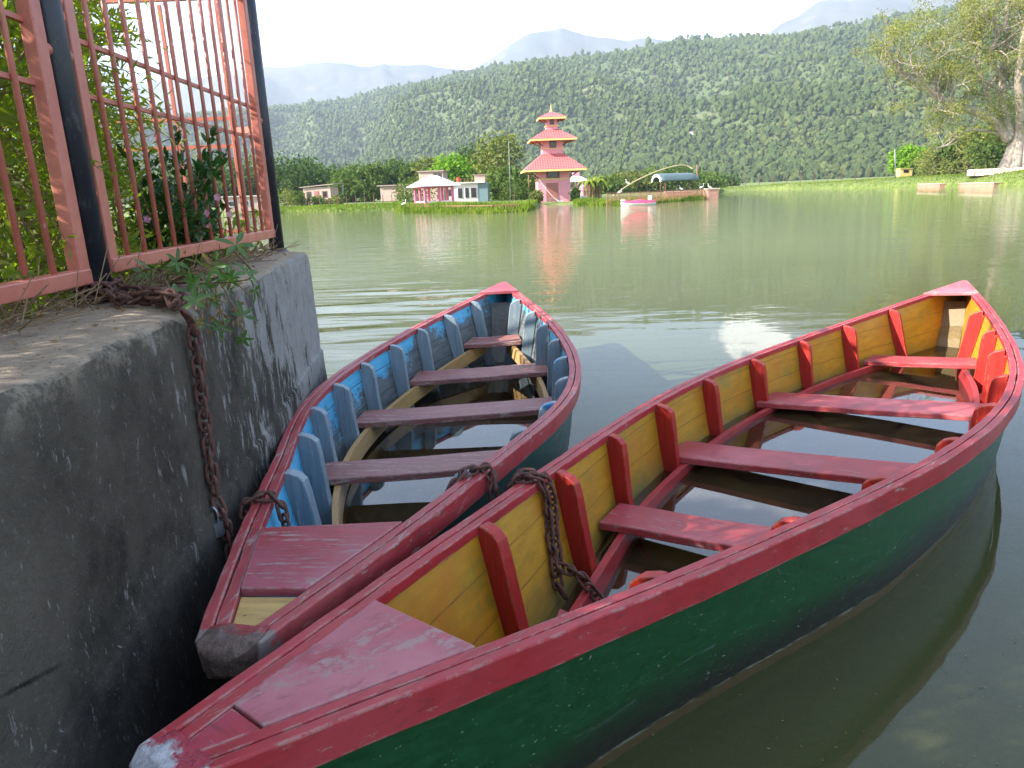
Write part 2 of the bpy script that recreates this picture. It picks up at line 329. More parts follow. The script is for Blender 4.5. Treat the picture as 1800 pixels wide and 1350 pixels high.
def leaf(name, c1, c2, trans=.45, sc=3.0, c3=None, pos='Position'):
    t = NT(name); v = t.co(pos); n = t.noise(v, sc, 8, .72)
    base = t.mix(t.ramp(n, .36, .64), c1, c2)
    if c3: base = t.mix(t.ramp(t.noise(v, sc*3.3, 3, .6), .6, .68), base, c3)
    t.set('Base Color', base); t.set('Roughness', .5 if sc > 2 else .9); t.set('Specular IOR Level', .5 if sc > 2 else .05)
    tr = t.n.new('ShaderNodeBsdfTranslucent'); t.l.new(t.mix(1, base, (1.5, 1.7, .5), 'MULTIPLY'), tr.inputs[0])
    ms = t.n.new('ShaderNodeMixShader'); ms.inputs[0].default_value = trans
    t.l.new(t.p.outputs[0], ms.inputs[1]); t.l.new(tr.outputs[0], ms.inputs[2]); t.l.new(ms.outputs[0], t.out.inputs[0]); return t.m
M['leaf_fern'] = leaf('leaf_fern', (.10, .155, .022), (.21, .25, .04), .62, 5, (.34, .31, .05))
M['leaf_gloss'] = leaf('leaf_gloss', (.022, .07, .022), (.045, .11, .03), .3, 14, (.09, .15, .03))
M['leaf_creeper'] = leaf('leaf_creeper', (.05, .12, .035), (.09, .17, .045), .35, 14, (.15, .20, .05))
M['leaf_dry'] = leaf('leaf_dry', (.16, .10, .05), (.26, .17, .07), .3, 20)
M['petal'] = leaf('petal_pink', (.62, .25, .5), (.7, .38, .62), .3, 30)
M['leaf_dark'] = leaf('leaf_dark', (.030, .062, .018), (.06, .10, .026), .22, .35, (.11, .15, .04))
M['leaf_mid'] = leaf('leaf_mid', (.05, .09, .022), (.10, .145, .035), .25, .4, (.15, .19, .05))
M['leaf_olive'] = leaf('leaf_olive', (.09, .115, .03), (.17, .19, .055), .25, .4, (.25, .21, .06))
M['leaf_bright'] = leaf('leaf_bright', (.10, .20, .015), (.19, .33, .03), .35, .8)
M['leaf_banyan'] = leaf('leaf_banyan', (.13, .145, .035), (.25, .26, .07), .3, .5, (.32, .28, .10))
M['leaf_banana'] = leaf('leaf_banana', (.12, .17, .03), (.28, .33, .06), .4, 1.5, (.4, .34, .12))
M['bark'] = plain('bark', (.13, .095, .07), .9, .4, 9, .6, .02)
M['bark_pale'] = plain('bark_pale', (.30, .25, .205), .85, .35, 1.3, .5, .05)
M['twig'] = plain('twig', (.19, .125, .07), .85, .4, 25, .3, .002)
def grass_ground():
    t = NT('shore_grass'); v = t.co('Position'); n = t.noise(v, .12, 8, .65); f = t.noise(v, 1.6, 5, .7)
    base = t.mix(t.ramp(n, .35, .65), (.06, .115, .016), (.14, .19, .03)); base = t.mix(t.ramp(f, .45, .7), base, (.19, .19, .06))
    base = t.mix(t.ramp(t.noise(v, .35, 6, .7), .62, .70), base, (.30, .22, .12))
    z = t.sep(v)[2]; base = t.mix(t.ramp(z, -.25, -.05, (1, 1, 1), (0, 0, 0)), base, (.09, .075, .03))
    t.set('Base Color', base); t.set('Roughness', .9); t.bump(f, .8, .2); return t.m
M['grass'] = grass_ground()
M['grass_blade'] = leaf('grass_blade', (.07, .125, .015), (.18, .23, .035), .35, .35, (.26, .24, .08))
M['soil'] = plain('soil', (.13, .09, .055), .95, .5, 14, .8, .02)
def hillm(name, c1, c2, c3, s):
    t = NT(name); v = t.co('Position'); n = t.noise(v, s, 9, .7); f = t.noise(t.co('Position', (1, 1, 3)), s*3, 8, .75)
    base = t.mix(t.ramp(n, .35, .65), c1, c2); base = t.mix(t.ramp(f, .54, .68), base, c3)
    t.set('Base Color', base); t.set('Roughness', 1); t.bump(f, .9, 8); return t.m
M['hill'] = hillm('hill_ground', (.065, .10, .034), (.10, .13, .045), (.16, .155, .075), .006)
M['mountain'] = hillm('mountain_rock', (.045, .06, .045), (.09, .09, .07), (.16, .14, .11), .0016)
def forest_mat():
    t = NT('forest_canopy'); v = t.co('Position'); a = t.noise(v, .012, 6, .6); b = t.noise(v, .16, 3, .6); f = t.noise(v, 1.1, 4, .7)
    base = t.mix(t.ramp(a, .38, .62), (.115, .155, .048), (.165, .195, .062)); base = t.mix(t.ramp(b, .5, .72), base, (.21, .22, .085)); base = t.mix(t.ramp(b, .46, .3), base, (.085, .125, .045))
    base = t.mix(t.math('MULTIPLY', f, .35), base, (.045, .07, .03)); t.set('Base Color', base); t.set('Roughness', 1); t.set('Specular IOR Level', 0); t.bump(f, 1, 2.5); return t.m
M['forest'] = forest_mat()
def water():
    t = NT('lake_water'); v = t.co('Position'); sp = t.sep(v); y = sp[1]
    t.set('Base Color', t.mix(t.ramp(t.math('ADD', t.math('MULTIPLY', t.sep(t.co('Position'))[1], .05), t.math('MULTIPLY', t.noise(t.co('Position'), .25, 3), .2)), .36, .85), (.082, .092, .036), (.205, .230, .112))); t.set('Roughness', .02); t.set('IOR', 1.5)
    far = t.ramp(t.math('MULTIPLY', y, .02), .10, .42)          # breeze ripples start some metres out
    r1 = t.noise(t.co('Position', (.55, 2.0, 1), (0, 0, .05)), 2.6, 3, .5, .3)
    r2 = t.noise(t.co('Position', (.35, 1.3, 1), (0, 0, -.1)), .9, 3, .5)
    # long gentle swell that crosses the calm water off the wall end
    sw = t.noise(t.co('Position', (.5, 1.5, 1), (0, 0, .25)), 1.25, 2, .4, .5)
    dx = t.math('ADD', sp[0], 1.6); dy = t.math('MULTIPLY', t.math('SUBTRACT', y, 6.8), .55)
    rr = t.math('SQRT', t.math('ADD', t.math('MULTIPLY', dx, dx), t.math('MULTIPLY', dy, dy)))
    swm = t.ramp(t.math('MULTIPLY', rr, .2), .16, .5, (1, 1, 1), (.03, .03, .03))
    h = t.math('ADD', t.math('MULTIPLY', t.math('MULTIPLY', r1, far), .011), t.math('MULTIPLY', t.math('MULTIPLY', r2, far), .018))
    h = t.math('ADD', h, t.math('MULTIPLY', t.math('MULTIPLY', sw, swm), .05))
    h = t.math('ADD', h, t.math('MULTIPLY', t.noise(t.co('Position', (1, 1.4, 1)), 2.2, 2, .4), .0025))
    t.bump(h, 1, 1)
    tr = t.n.new('ShaderNodeBsdfTransparent'); tr.inputs[0].default_value = (.75, .72, .42, 1)
    fr = t.n.new('ShaderNodeFresnel'); fr.inputs[0].default_value = 1.33
    ms = t.n.new('ShaderNodeMixShader'); t.l.new(t.math('MULTIPLY', t.math('SUBTRACT', 1, fr.outputs[0]), .33), ms.inputs[0])
    t.l.new(t.p.outputs[0], ms.inputs[1]); t.l.new(tr.outputs[0], ms.inputs[2]); t.l.new(ms.outputs[0], t.out.inputs[0]); return t.m
M['water'] = water()
def bilge():
    t = NT('bilge_water'); v = t.co('Position'); t.set('Base Color', (.10, .07, .035)); t.set('Roughness', .02); t.set('IOR', 1.33)
    b = t.bump(t.noise(v, 5, 2), .15, .001)
    tr = t.n.new('ShaderNodeBsdfTransparent'); tr.inputs[0].default_value = (.74, .62, .42, 1)
    gl = t.n.new('ShaderNodeBsdfGlossy'); gl.inputs['Roughness'].default_value = .015; t.l.new(b.outputs[0], gl.inputs['Normal'])
    fr = t.n.new('ShaderNodeFresnel'); fr.inputs[0].default_value = 1.9; t.l.new(b.outputs[0], fr.inputs['Normal'])
    m1 = t.n.new('ShaderNodeMixShader'); m1.inputs[0].default_value = .74; t.l.new(t.p.outputs[0], m1.inputs[1]); t.l.new(tr.outputs[0], m1.inputs[2])
    t.l.new(m1.outputs[0], t.out.inputs[0])
    ms = t.n.new('ShaderNodeMixShader'); t.l.new(t.math('MULTIPLY', fr.outputs[0], 1.0), ms.inputs[0]); t.l.new(m1.outputs[0], ms.inputs[1]); t.l.new(gl.outputs[0], ms.inputs[2])
    t.l.new(ms.outputs[0], t.out.inputs[0]); return t.m
M['bilge'] = bilge()
M['lakebed'] = plain('lakebed', (.035, .03, .012), .95, .3, 2, .3, .05)
def emb(name, c, **k): M[name] = plain(name, c, **k)
emb('pink_wall', (.68, .27, .33), rough=.8, var=.1, sc=2); emb('pink_post', (.60, .16, .25), rough=.7, var=.1)
emb('gold_trim', (.62, .45, .16), rough=.5, var=.1); emb('dark_wood', (.13, .045, .035), rough=.6); emb('door_wood', (.30, .10, .08), rough=.6)
emb('glass_dark', (.02, .022, .028), rough=.15, bump=0); emb('roof_white', (.70, .60, .60), rough=.6, var=.08); emb('white_wall', (.62, .57, .53), rough=.8, var=.1)
emb('teal_wall', (.13, .20, .22), rough=.7, var=.2); emb('brick', (.36, .19, .14), rough=.9, var=.35, sc=3); emb('mud_wall', (.42, .30, .25), rough=.9, var=.2, sc=2)
emb('tin_roof', (.32, .24, .2), rough=.5, var=.35); emb('teal_roof', (.06, .095, .10), rough=.35); emb('white_paint', (.72, .70, .66), rough=.5, var=.06)
emb('boat_pink', (.62, .06, .13), rough=.3, var=.1); emb('yellow_hut', (.55, .42, .16), rough=.8, var=.15); emb('pale_stone', (.55, .45, .34), rough=.9, var=.2, sc=2)
emb('bamboo', (.50, .40, .22), rough=.6); emb('grey_metal', (.22, .23, .24), rough=.5, metal=.3); emb('rust_rail', (.22, .10, .06), rough=.8)
emb('egret', (.80, .78, .74), rough=.8, var=.05); emb('red_cloth', (.55, .03, .04), rough=.8)
def tile_roof():
    t = NT('temple_tiles'); v = t.co(); p = t.sep(v)
    a = t.math('FRACT', t.math('MULTIPLY', t.math('ADD', p[0], 50), 4.2)); b = t.math('FRACT', t.math('MULTIPLY', t.math('ADD', p[1], 50), 4.2)); c = t.math('FRACT', t.math('MULTIPLY', t.math('ADD', p[2], 50), 6.5))
    k = t.math('MAXIMUM', t.ramp(a, .78, .86), t.ramp(c, .80, .88))
    n = t.noise(v, 5, 4); base = t.mix(t.ramp(n, .3, .7), (.38, .055, .06), (.50, .095, .095))
    t.set('Base Color', t.mix(t.math('MULTIPLY', k, .6), base, (.62, .30, .28))); t.set('Roughness', .55); return t.m
M['tiles'] = tile_roof()

# ---------------------------------------------------------------- haze
# (built near the end)
# ---------------------------------------------------------------- ground, hills, mountains
shore_px = [(-900, 420), (-300, 400), (200, 388), (420, 380), (500, 373), (600, 371), (688, 368), (706, 374), (780, 375), (860, 375), (925, 372), (938, 366), (950, 359.3), (1006, 359.5), (1014, 361), (1085, 362), (1150, 357), (1225, 352), (1262, 349), (1268, 336), (1330, 334), (1400, 333), (1500, 331), (1600, 329), (1700, 328), (1800, 327), (2100, 322), (2600, 310)]
us = []; rs = []
for px, py in shore_px:
    p = atz(px, py, 0); us.append(math.atan2(p.x, p.y)); rs.append(math.hypot(p.x, p.y))
def rshore(a): return np.interp(a, us, rs, left=rs[0], right=rs[-1])
bank_px = [(-900, .6), (500, .5), (700, .5), (930, .32), (960, .12), (1000, .12), (1030, .3), (1200, .3), (1270, .5), (1500, 1.1), (1620, 1.25), (1800, 1.5), (2600, 1.7)]
bu = [math.atan2(at(p, 330, 50).x, 50) for p, _ in bank_px]; bz = [z for _, z in bank_px]
def gz(x, y):
    a = np.arctan2(x, y); r = np.hypot(x, y); d = r-rshore(a); h = np.interp(a, bu, bz)
    return np.where(d < 0, np.maximum(-1.0, d*.25), h*(1-np.exp(-np.maximum(d, 0)/2.2)))+np.where(d > 2, .1*vnoise(x*.3, y*.3), 0)+np.clip((d-200)*.004, 0, 3)
az = np.unique(np.concatenate([np.linspace(-math.pi, -.75, 60), np.linspace(-.75, .75, 900), np.linspace(.75, math.pi, 60)]))
dr = np.array([-500, -60, -20, -6, -2, -1, -.4, 0, .4, 1, 2, 3.5, 5, 8, 12, 18, 28, 45, 80, 150, 300, 600, 1200, 2500, 4200])
A, D = np.meshgrid(az, dr); RR = np.maximum(rshore(A)+D, .01*(D+501)); RR = np.where(D <= -60, RR*(.3 if False else 1), RR)
X = RR*np.sin(A); Y = RR*np.cos(A); Z = gz(X, Y)
def grid_faces(nr, nc):
    i = np.arange(nr-1)[:, None]*nc+np.arange(nc-1)[None]; i = i.ravel(); return np.stack([i, i+1, i+nc+1, i+nc], -1)
g = npmesh('ground', np.stack([X, Y, Z], -1).reshape(-1, 3), grid_faces(*X.shape), M['grass'], smooth=True); tag(g, kind='structure')
lb = MB().grid([[(-60, -40, -1.02), (60, -40, -1.02)], [(-60, 45, -1.02), (60, 45, -1.02)]]).build('lakebed', M['lakebed'], norm=False); tag(lb, kind='structure')

ridge = [(-900, 300), (-300, 260), (200, 215), (470, 190), (600, 175), (700, 152), (800, 125), (900, 112), (1000, 104), (1100, 92), (1200, 70), (1290, 66), (1370, 66), (1450, 48), (1530, 32), (1700, 5), (1900, -30), (2300, -60), (2900, -60)]
ru = []; rz = []; ry = []
for px, py in ridge:
    Yr = float(np.interp(px, [0, 500, 900, 1500, 1800], [1900, 1800, 1450, 1150, 1050])); p = at(px, py, Yr); ru.append(p.x/Yr); rz.append(p.z); ry.append(Yr)
def hz_(u, Yv):
    Yr = np.interp(u, ru, ry); z = np.interp(u, ru, rz)+3*fbm(u*14, u*3+2, 3, 9); Y0 = Yr*.36; t = (Yv-Y0)/(Yr-Y0); x = u*Yv
    f = np.clip(t, 0, 1); f = .55*f+.45*f*f*(3-2*f)
    spur = (fbm(x/150+Yv/600., Yv/420., 4, 3)*56+vnoise(x/50, Yv/240, 44)*14)*np.clip(t*(1.02-t)*4, 0, 1)*np.clip(t*2.5, 0, 1)
    zz = z*f+spur; cap = EYE+(z-5-EYE)/Yr*Yv*.985; k = 5.; zz = np.where(t < 1, cap-np.log1p(np.exp(np.clip((cap-zz)/k, -30, 30)))*k, zz)
    return zz-np.where(t > 1, (t-1)*420, 0)-2*(t < 0)
uu = np.linspace(-1.2, 1.3, 760); tt = np.linspace(-.05, 1.35, 240)
U, T = np.meshgrid(uu, tt); YR = np.interp(U, ru, ry); YY = YR*.36+T*(YR*.64)
hl = npmesh('hills', np.stack([U*YY, YY, hz_(U, YY)-1.2], -1).reshape(-1, 3), grid_faces(*U.shape), M['hill'], smooth=True); tag(hl, kind='structure')
mr = [(-900, 200), (0, 170), (250, 150), (380, 140), (430, 128), (470, 124), (520, 122), (570, 112), (610, 118), (640, 121), (700, 118), (740, 117), (775, 123), (830, 128), (860, 112), (895, 84), (930, 64), (965, 60), (985, 52), (1010, 62), (1040, 70), (1100, 75), (1150, 73), (1220, 84), (1330, 78), (1370, 50), (1400, 34), (1435, 8), (1470, 0), (1530, -14), (1700, -20), (1900, -20), (2500, 0)]
mu = []; mz = []
for px, py in mr: p = at(px, py, 3500); mu.append(p.x/3500); mz.append(p.z)
tm = np.linspace(-.1, 1.3, 70); U, T = np.meshgrid(np.linspace(-1.05, 1.05, 500), tm); YY = 2400+T*1100
z = (np.interp(U, mu, mz)+5*fbm(U*60, U*0, 3, 5))*np.clip(T, 0, 1)**.8+fbm(U*YY/330+YY/700, YY/500, 5, 8)*95*np.clip(T*(1-T)*4, 0, 1)-np.where(T > 1, (T-1)*900, 0)+14
mt = npmesh('mountains', np.stack([U*YY, YY, z], -1).reshape(-1, 3), grid_faces(*U.shape), M['mountain'], smooth=True); tag(mt, kind='structure')

# forest canopy on the hillside: far beyond counting
bmi = bmesh.new(); bmesh.ops.create_icosphere(bmi, subdivisions=1, radius=1); IV = np.array([v.co[:] for v in bmi.verts]); IF = np.array([[v.index for v in f.verts] for f in bmi.faces]); bmi.free()
NF = 85000
u = RG.uniform(-.85, .95, int(NF*1.35)); t_ = RG.uniform(0, 1, int(NF*1.35))**.9*1.02; yr = np.interp(u, ru, ry); yv = yr*.36+t_*yr*.64; xv = u*yv
clear = fbm(xv/90, yv/150, 4, 21); keep = (clear < 1.5)|(RG.random(int(NF*1.35)) < .12); u, t_, yv, xv = [q[keep][:NF] for q in (u, t_, yv, xv)]
n = len(u); zt = hz_(u, yv); rad = np.minimum(1.0+1.1*RG.gamma(1.8, .5, n), 3.4)*(yv/1000)**.35*np.where(RG.random(n) < .03, 1.5, 1); tall = RG.uniform(.8, 1.5, n)
jit = 1+.23*RG.standard_normal((n, len(IV))); V = IV[None]*jit[..., None]*rad[:, None, None]; V[..., 2] *= tall[:, None]
V += np.stack([xv, yv, zt+rad*tall*1.0], -1)[:, None]
Fs = (IF[None]+np.arange(n)[:, None, None]*len(IV)).reshape(-1, 3)
fo = npmesh('hill_forest', V.reshape(-1, 3), Fs, M['forest']); tag(fo, 'dense green forest covering the hillside behind the lake', 'forest', kind='stuff')

# ---------------------------------------------------------------- foliage generators
def leafquads(c, size, aspect=.5, up=.0, dirs=None):
    n = len(c); size = np.broadcast_to(size, (n,))
    d = RG.standard_normal((n, 3)) if dirs is None else dirs+0; d /= np.linalg.norm(d, axis=1)[:, None]
    q = RG.standard_normal((n, 3)); q[:, 2] *= (1-up); v = np.cross(d, q); v /= np.linalg.norm(v, axis=1)[:, None]+1e-9
    a = d*size[:, None]*.5; b = v*size[:, None]*aspect*.5
    return np.stack([c-a, c+b-a*.1, c+a, c-b-a*.1], 1).reshape(-1, 3)
def qf(n): return np.arange(n*4).reshape(n, 4)
def tree(name, label, x, y, h, wd, m='leaf_mid', cat='tree', group=None, trunk=.3, n=2600, ls=.42, zoff=None, shape='round', bark='bark', nb=26):
    z0 = float(gz(np.array(x), np.array(y))) if zoff is None else zoff
    root = empty(name, (x, y, z0-.05), random.uniform(0, 6), label, cat, group)
    cz0 = h*trunk; ch = h-cz0
    bl = []
    for k in range(nb):
        t = (k+.5)/nb
        if shape == 'cone': rr = wd/2*(1.05-t)*.95
        elif shape == 'tall': rr = wd/2*math.sin(math.pi*min(.97, .12+.8*t))**.6
        else: rr = wd/2*math.sqrt(max(.05, 1-(2*t-.85)**2*.8))
        a = k*2.4+random.uniform(-.5, .5); q = rr*math.sqrt(random.uniform(.15, 1))*.8
        bl.append((q*math.cos(a), q*math.sin(a), cz0+ch*t*.93, wd*random.uniform(.13, .25)))
    mb = MB(); mb.tube([(0, 0, -.2), (.05*wd*.2, 0, h*.3), (-.03*wd, .02*wd, h*.62), (0, 0, h*.85)], [h*.03+.05, h*.022+.03, h*.014+.02, .03], 7)
    for b in bl[::2]: mb.tube([(0, 0, max(cz0*.8, b[2]*.6)), (b[0]*.5, b[1]*.5, b[2]*.85), b[:3]], [h*.009+.02, h*.006+.015, .02], 5)
    mb.build('trunk', M[bark], root, smooth=True)
    B = np.array(bl); idx = RG.integers(0, nb, n); d = RG.standard_normal((n, 3)); d /= np.linalg.norm(d, axis=1)[:, None]
    rad = B[idx, 3]*RG.uniform(.45, 1.12, n); c = B[idx, :3]+d*rad[:, None]*np.array([1, 1, .8])
    npmesh('crown', leafquads(c, RG.uniform(.6, 1.3, n)*ls, .62), qf(n), M[m], root)
    return root

# ---------------------------------------------------------------- boats
K9 = np.linspace(-1, 1, 9)
def spl(yk, x):
    n = 9; h = .25; Am = np.zeros((n, n)); r = np.zeros(n); Am[0, 0] = Am[-1, -1] = 1
    for i in range(1, n-1): Am[i, i-1] = 1; Am[i, i] = 4; Am[i, i+1] = 1; r[i] = 6*(yk[i-1]-2*yk[i]+yk[i+1])/h/h
    Mm = np.linalg.solve(Am, r); i = int(min(max((x+1)/h, 0), n-2)); a = (K9[i+1]-x)/h; b = (x-K9[i])/h
    return a*yk[i]+b*yk[i+1]+((a**3-a)*Mm[i]+(b**3-b)*Mm[i+1])*h*h/6
MIDC = [(0, 0), (.45, .02), (.70, .08), (.85, .20), (.915, .38), (.955, .6), (1, 1)]
MF = np.interp(np.linspace(0, 1, 15), np.linspace(0, 1, 7), [p[0] for p in MIDC]); MG = np.interp(np.linspace(0, 1, 15), np.linspace(0, 1, 7), [p[1] for p in MIDC])
class Boat:
    def __init__(s, x0, y0, a, L, kn, z0, pit, z2, z4, heel):
        s.L = L; s.kn = kn; s.z0 = z0; s.z2 = z2; s.z4 = z4; s.rot = Euler((-heel, -pit/L, a), 'XYZ'); d = s.rot.to_matrix() @ Vector((0, 0, .41)); s.loc = (x0-d.x, y0-d.y, 0)
        s.mw = Matrix.Translation(s.loc) @ s.rot.to_matrix().to_4x4(); s.DR = -.2
    def b(s, t): return spl(s.kn, t)
    def zs(s, t): return s.z0+s.z2*t*t+s.z4*t**4
    def sec(s, t, inner=0.):       # half section points keel -> gunwale (half breadth, z)
        k = max(0, (abs(t)-.78)/.22); zt = s.zs(t); zk = s.DR+(zt-.10-s.DR)*k**1.8
        e = min(1, max(0, (abs(t)-.35)/.55)); e = e*e*(3-2*e); hb = s.b(t)-.028
        e *= .88; f = MF*(1-e)+(MG**.72)*e
        pts = np.stack([np.maximum(hb*f-inner, .0 if inner == 0 else .003), zk+inner*1.2*(1-MG)+(zt-.006-zk)*MG], -1); return pts
    def half(s, t, z, inner=.018):
        p = s.sec(t, inner); return float(np.interp(z, p[:, 1], p[:, 0]))
    def P(s, t, side, half, z): return Vector((t*s.L, -side*half, z))
    def W(s, t, side, half, z): return s.mw @ s.P(t, side, half, z)
ST = np.concatenate([np.linspace(-1, -.72, 18)[:-1], np.linspace(-.72, .72, 41), np.linspace(.72, 1, 18)[1:]])
def build_boat(B, name, label, mats, ribs, thw, thz, skew, decks, fdeck, tipwear, knee=None):
    root = bpy.data.objects.new(name, None); C.objects.link(root); root.location = B.loc; root.rotation_euler = B.rot; tag(root, label, 'boat'); root.empty_display_size = .2
    def shell(inner, s0, s1, nm, mat):
        rows = []
        for t in ST:
            if t < s0 or t > s1: continue
            p = B.sec(t, inner); rows.append([B.P(t, -1, *q) for q in p[::-1]]+[B.P(t, 1, *q) for q in p[1:]])
        mb = MB().grid(rows); n = len(rows[0])
        mb.f.append(tuple(range(n))[::-1]); N = (len(rows)-1)*n; mb.f.append(tuple(N+i for i in range(n)))
        return mb.build(nm, mat, root, smooth=True, norm=False)
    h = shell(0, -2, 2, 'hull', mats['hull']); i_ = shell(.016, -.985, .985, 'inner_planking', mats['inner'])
    for o in (h, i_):
        for p in list(o.data.polygons)[-2:]: p.use_smooth = False
    # rails
    for side in (-1, 1):
        for nm, a, b_, hh, dz in (('gunwale_rail', 0, -.026, .066, 0), ('inner_rail', -.030, -.056, .028, -.0015)):
            rows = []
            for t in ST:
                hb = B.b(t); zt = B.zs(t); wob = .0012*math.sin(t*37+side)+.001*math.sin(t*91)
                o_ = max(hb+a+wob, .012 if nm[0] == 'g' else .006); q_ = max(hb+b_, .004 if nm[0] == 'g' else .002)
                rows.append([B.P(t, side, o_, zt+dz), B.P(t, side, o_-.006*(nm[0] == 'g'), zt-hh), B.P(t, side, q_, zt-hh), B.P(t, side, q_, zt+dz), B.P(t, side, o_, zt+dz)])
            mb = MB().grid(rows); mb.f.append((0, 1, 2, 3)); N = (len(rows)-1)*5; mb.f.append((N, N+3, N+2, N+1))
            me = mb.build(nm, mats['rail'], root)
            bmm = bmesh.new(); bmm.from_mesh(me.data); bmesh.ops.remove_doubles(bmm, verts=bmm.verts, dist=.0002); bmesh.ops.recalc_face_normals(bmm, faces=bmm.faces); bmm.to_mesh(me.data); bmm.free()
            bv = me.modifiers.new('bevel', 'BEVEL'); bv.width = .004; bv.segments = 2; bv.limit_method = 'ANGLE'; bv.angle_limit = R_(40)
    # stem heads
    for e, t in enumerate((-1, 1)):
        zt = B.zs(t); hb = B.b(t); sg = 1 if t > 0 else -1; x = t*B.L
        mb = MB(); rr = []
        for (dx, hw, z1, z2) in ((-.05, hb*.98, -.001, -.066), (.0, hb*.96, .001, -.068), (.020, hb*.72, -.006, -.064), (.030, hb*.3, -.018, -.05)):
            jz = lambda: random.uniform(-.004, .004)
            rr.append([(x+sg*dx, -hw, zt+z1+jz()), (x+sg*dx, -hw*.4, zt+z1+jz()+.003), (x+sg*dx, hw*.4, zt+z1+jz()+.003), (x+sg*dx, hw, zt+z1+jz()), (x+sg*dx, hw*.8, zt+z2), (x+sg*dx, -hw*.8, zt+z2), (x+sg*dx, -hw, zt+z1)])
        mb.grid(rr); N = 3*7; mb.f.append(tuple(N+i for i in range(6))); o = mb.build('stem_head', mats['tip'][e], root, bevel=.004)
    # ribs
    for k, xr in enumerate(ribs):
        t = xr/B.L
        for side in (-1, 1):
            sc_ = B.sec(t, .014); zt = B.zs(t); hb = B.b(t)
            zl = np.linspace(zt-.034, max(sc_[1, 1]+.02, -.12), 12)
            outer = [(float(np.interp(zz, sc_[:, 1], sc_[:, 0])), zz) for zz in zl]
            dep = np.linspace(.082, .06, 12)+.006*math.sin(k*3.1+side)
            inn = [(max(o_[0]-d_, .012), o_[1]) for o_, d_ in zip(outer, dep)]
            r0 = hb-.0575; tip = inn[0][0]
            poly = [(r0, zt-.033), (r0, zt-.004), (r0-.018, zt-.006), ((r0+tip)/2-.012, zt-.016), (tip+.004, zt-.034)]+inn[1:]+outer[::-1]
            mb = MB().prism([B.P(t, side, q[0], q[1]) for q in poly], (.034 if k % 4 else .04, 0, 0)); mb.build('rib', mats['rib'][k % len(mats['rib'])], root, bevel=.004)
    # risers under the thwarts
    zl_ = lambda x: float(np.interp(x, [q[0] for q in thw], [q[2] for q in thw]))
    for side in (-1, 1):
        rows = []
        for t in np.linspace(-.80, (thw[-1][0]+.06)/B.L, 50):
            zr = zl_(t*B.L)-.03
            hh = max(B.half(t, zr-.03)-.072, .02); hh2 = max(hh-.026, .005)
            rows.append([B.P(t, side, hh, zr-.001), B.P(t, side, hh-.006, zr-.078), B.P(t, side, hh2-.006, zr-.078), B.P(t, side, hh2, zr-.001), B.P(t, side, hh, zr-.001)])
        mb = MB().grid(rows); mb.f.append((0, 1, 2, 3)); N = 49*5; mb.f.append((N, N+3, N+2, N+1)); mb.build('seat_riser', mats['riser'], root)
    # thwarts
    for k, (xc, wd, thz) in enumerate(thw):
        q = []
        for sd, dx in ((-1, -wd/2), (-1, wd/2), (1, wd/2), (1, -wd/2)):
            hh = B.half(xc/B.L, thz)-.01+random.uniform(-.008, .004)
            for _ in range(3): hh = min(hh, B.half((xc+dx+skew*sd*hh)/B.L, thz)-.006)
            q.append(((xc+dx+skew*sd*hh), -sd*hh))
        top = []; n_ = 12                            # planks sag and wander a little along their length
        for i in range(n_+1):
            f = i/n_; ln = []
            for (a, b_) in ((q[0], q[3]), (q[1], q[2])): ln.append((a[0]+(b_[0]-a[0])*f+.0015*math.sin(f*9+k), a[1]+(b_[1]-a[1])*f))
            zz = thz-.004*math.sin(f*math.pi)+.001*math.sin(f*13+k*2)
            top.append([(ln[0][0], ln[0][1], zz), (ln[1][0], ln[1][1], zz), (ln[1][0], ln[1][1], zz-.03), (ln[0][0], ln[0][1], zz-.03), (ln[0][0], ln[0][1], zz)])
        mb = MB().grid(top); mb.f.append((0, 1, 2, 3)); N = n_*5; mb.f.append((N, N+3, N+2, N+1)); o = mb.build('thwart', mats['seat'], root)
        bmm = bmesh.new(); bmm.from_mesh(o.data); bmesh.ops.remove_doubles(bmm, verts=bmm.verts, dist=.0002); bmesh.ops.recalc_face_normals(bmm, faces=bmm.faces); bmm.to_mesh(o.data); bmm.free()
        bv = o.modifiers.new('bevel', 'BEVEL'); bv.width = .005; bv.segments = 2; bv.limit_method = 'ANGLE'; bv.angle_limit = R_(40)
    # decks
    for (s0, s1, sk, dz, m_, lab) in decks+fdeck:
        rows = []; n_ = 10
        for i in range(n_+1):
            x = s0+(s1-s0)*i/n_; row = []
            ov_ = -.012 if s0 > 0 else -.0575
            for sd in (-1, 1):
                hh = max(B.b(x/B.L)+ov_, .006); xx = x+(sk*sd*hh*(i/n_ if s0 < 0 else 1-i/n_)); hh = max(B.b(min(1, xx/B.L))+ov_, .006); zt = B.zs(xx/B.L)+dz
                row += [(xx, -sd*hh, zt), (xx, -sd*hh, zt-.022)]
            rows.append([row[0], row[2], row[3], row[1], row[0]])
        mb = MB().grid(rows); mb.f.append((0, 1, 2, 3)); N = n_*5; mb.f.append((N, N+3, N+2, N+1)); o = mb.build('deck_plank', m_, root)
        if lab: o['label'] = lab
        bmm = bmesh.new(); bmm.from_mesh(o.data); bmesh.ops.remove_doubles(bmm, verts=bmm.verts, dist=.0002); bmesh.ops.recalc_face_normals(bmm, faces=bmm.faces); bmm.to_mesh(o.data); bmm.free()
        bv = o.modifiers.new('bevel', 'BEVEL'); bv.width = .003; bv.segments = 2; bv.limit_method = 'ANGLE'; bv.angle_limit = R_(40)
    # keelson and floor timbers
    rows = []
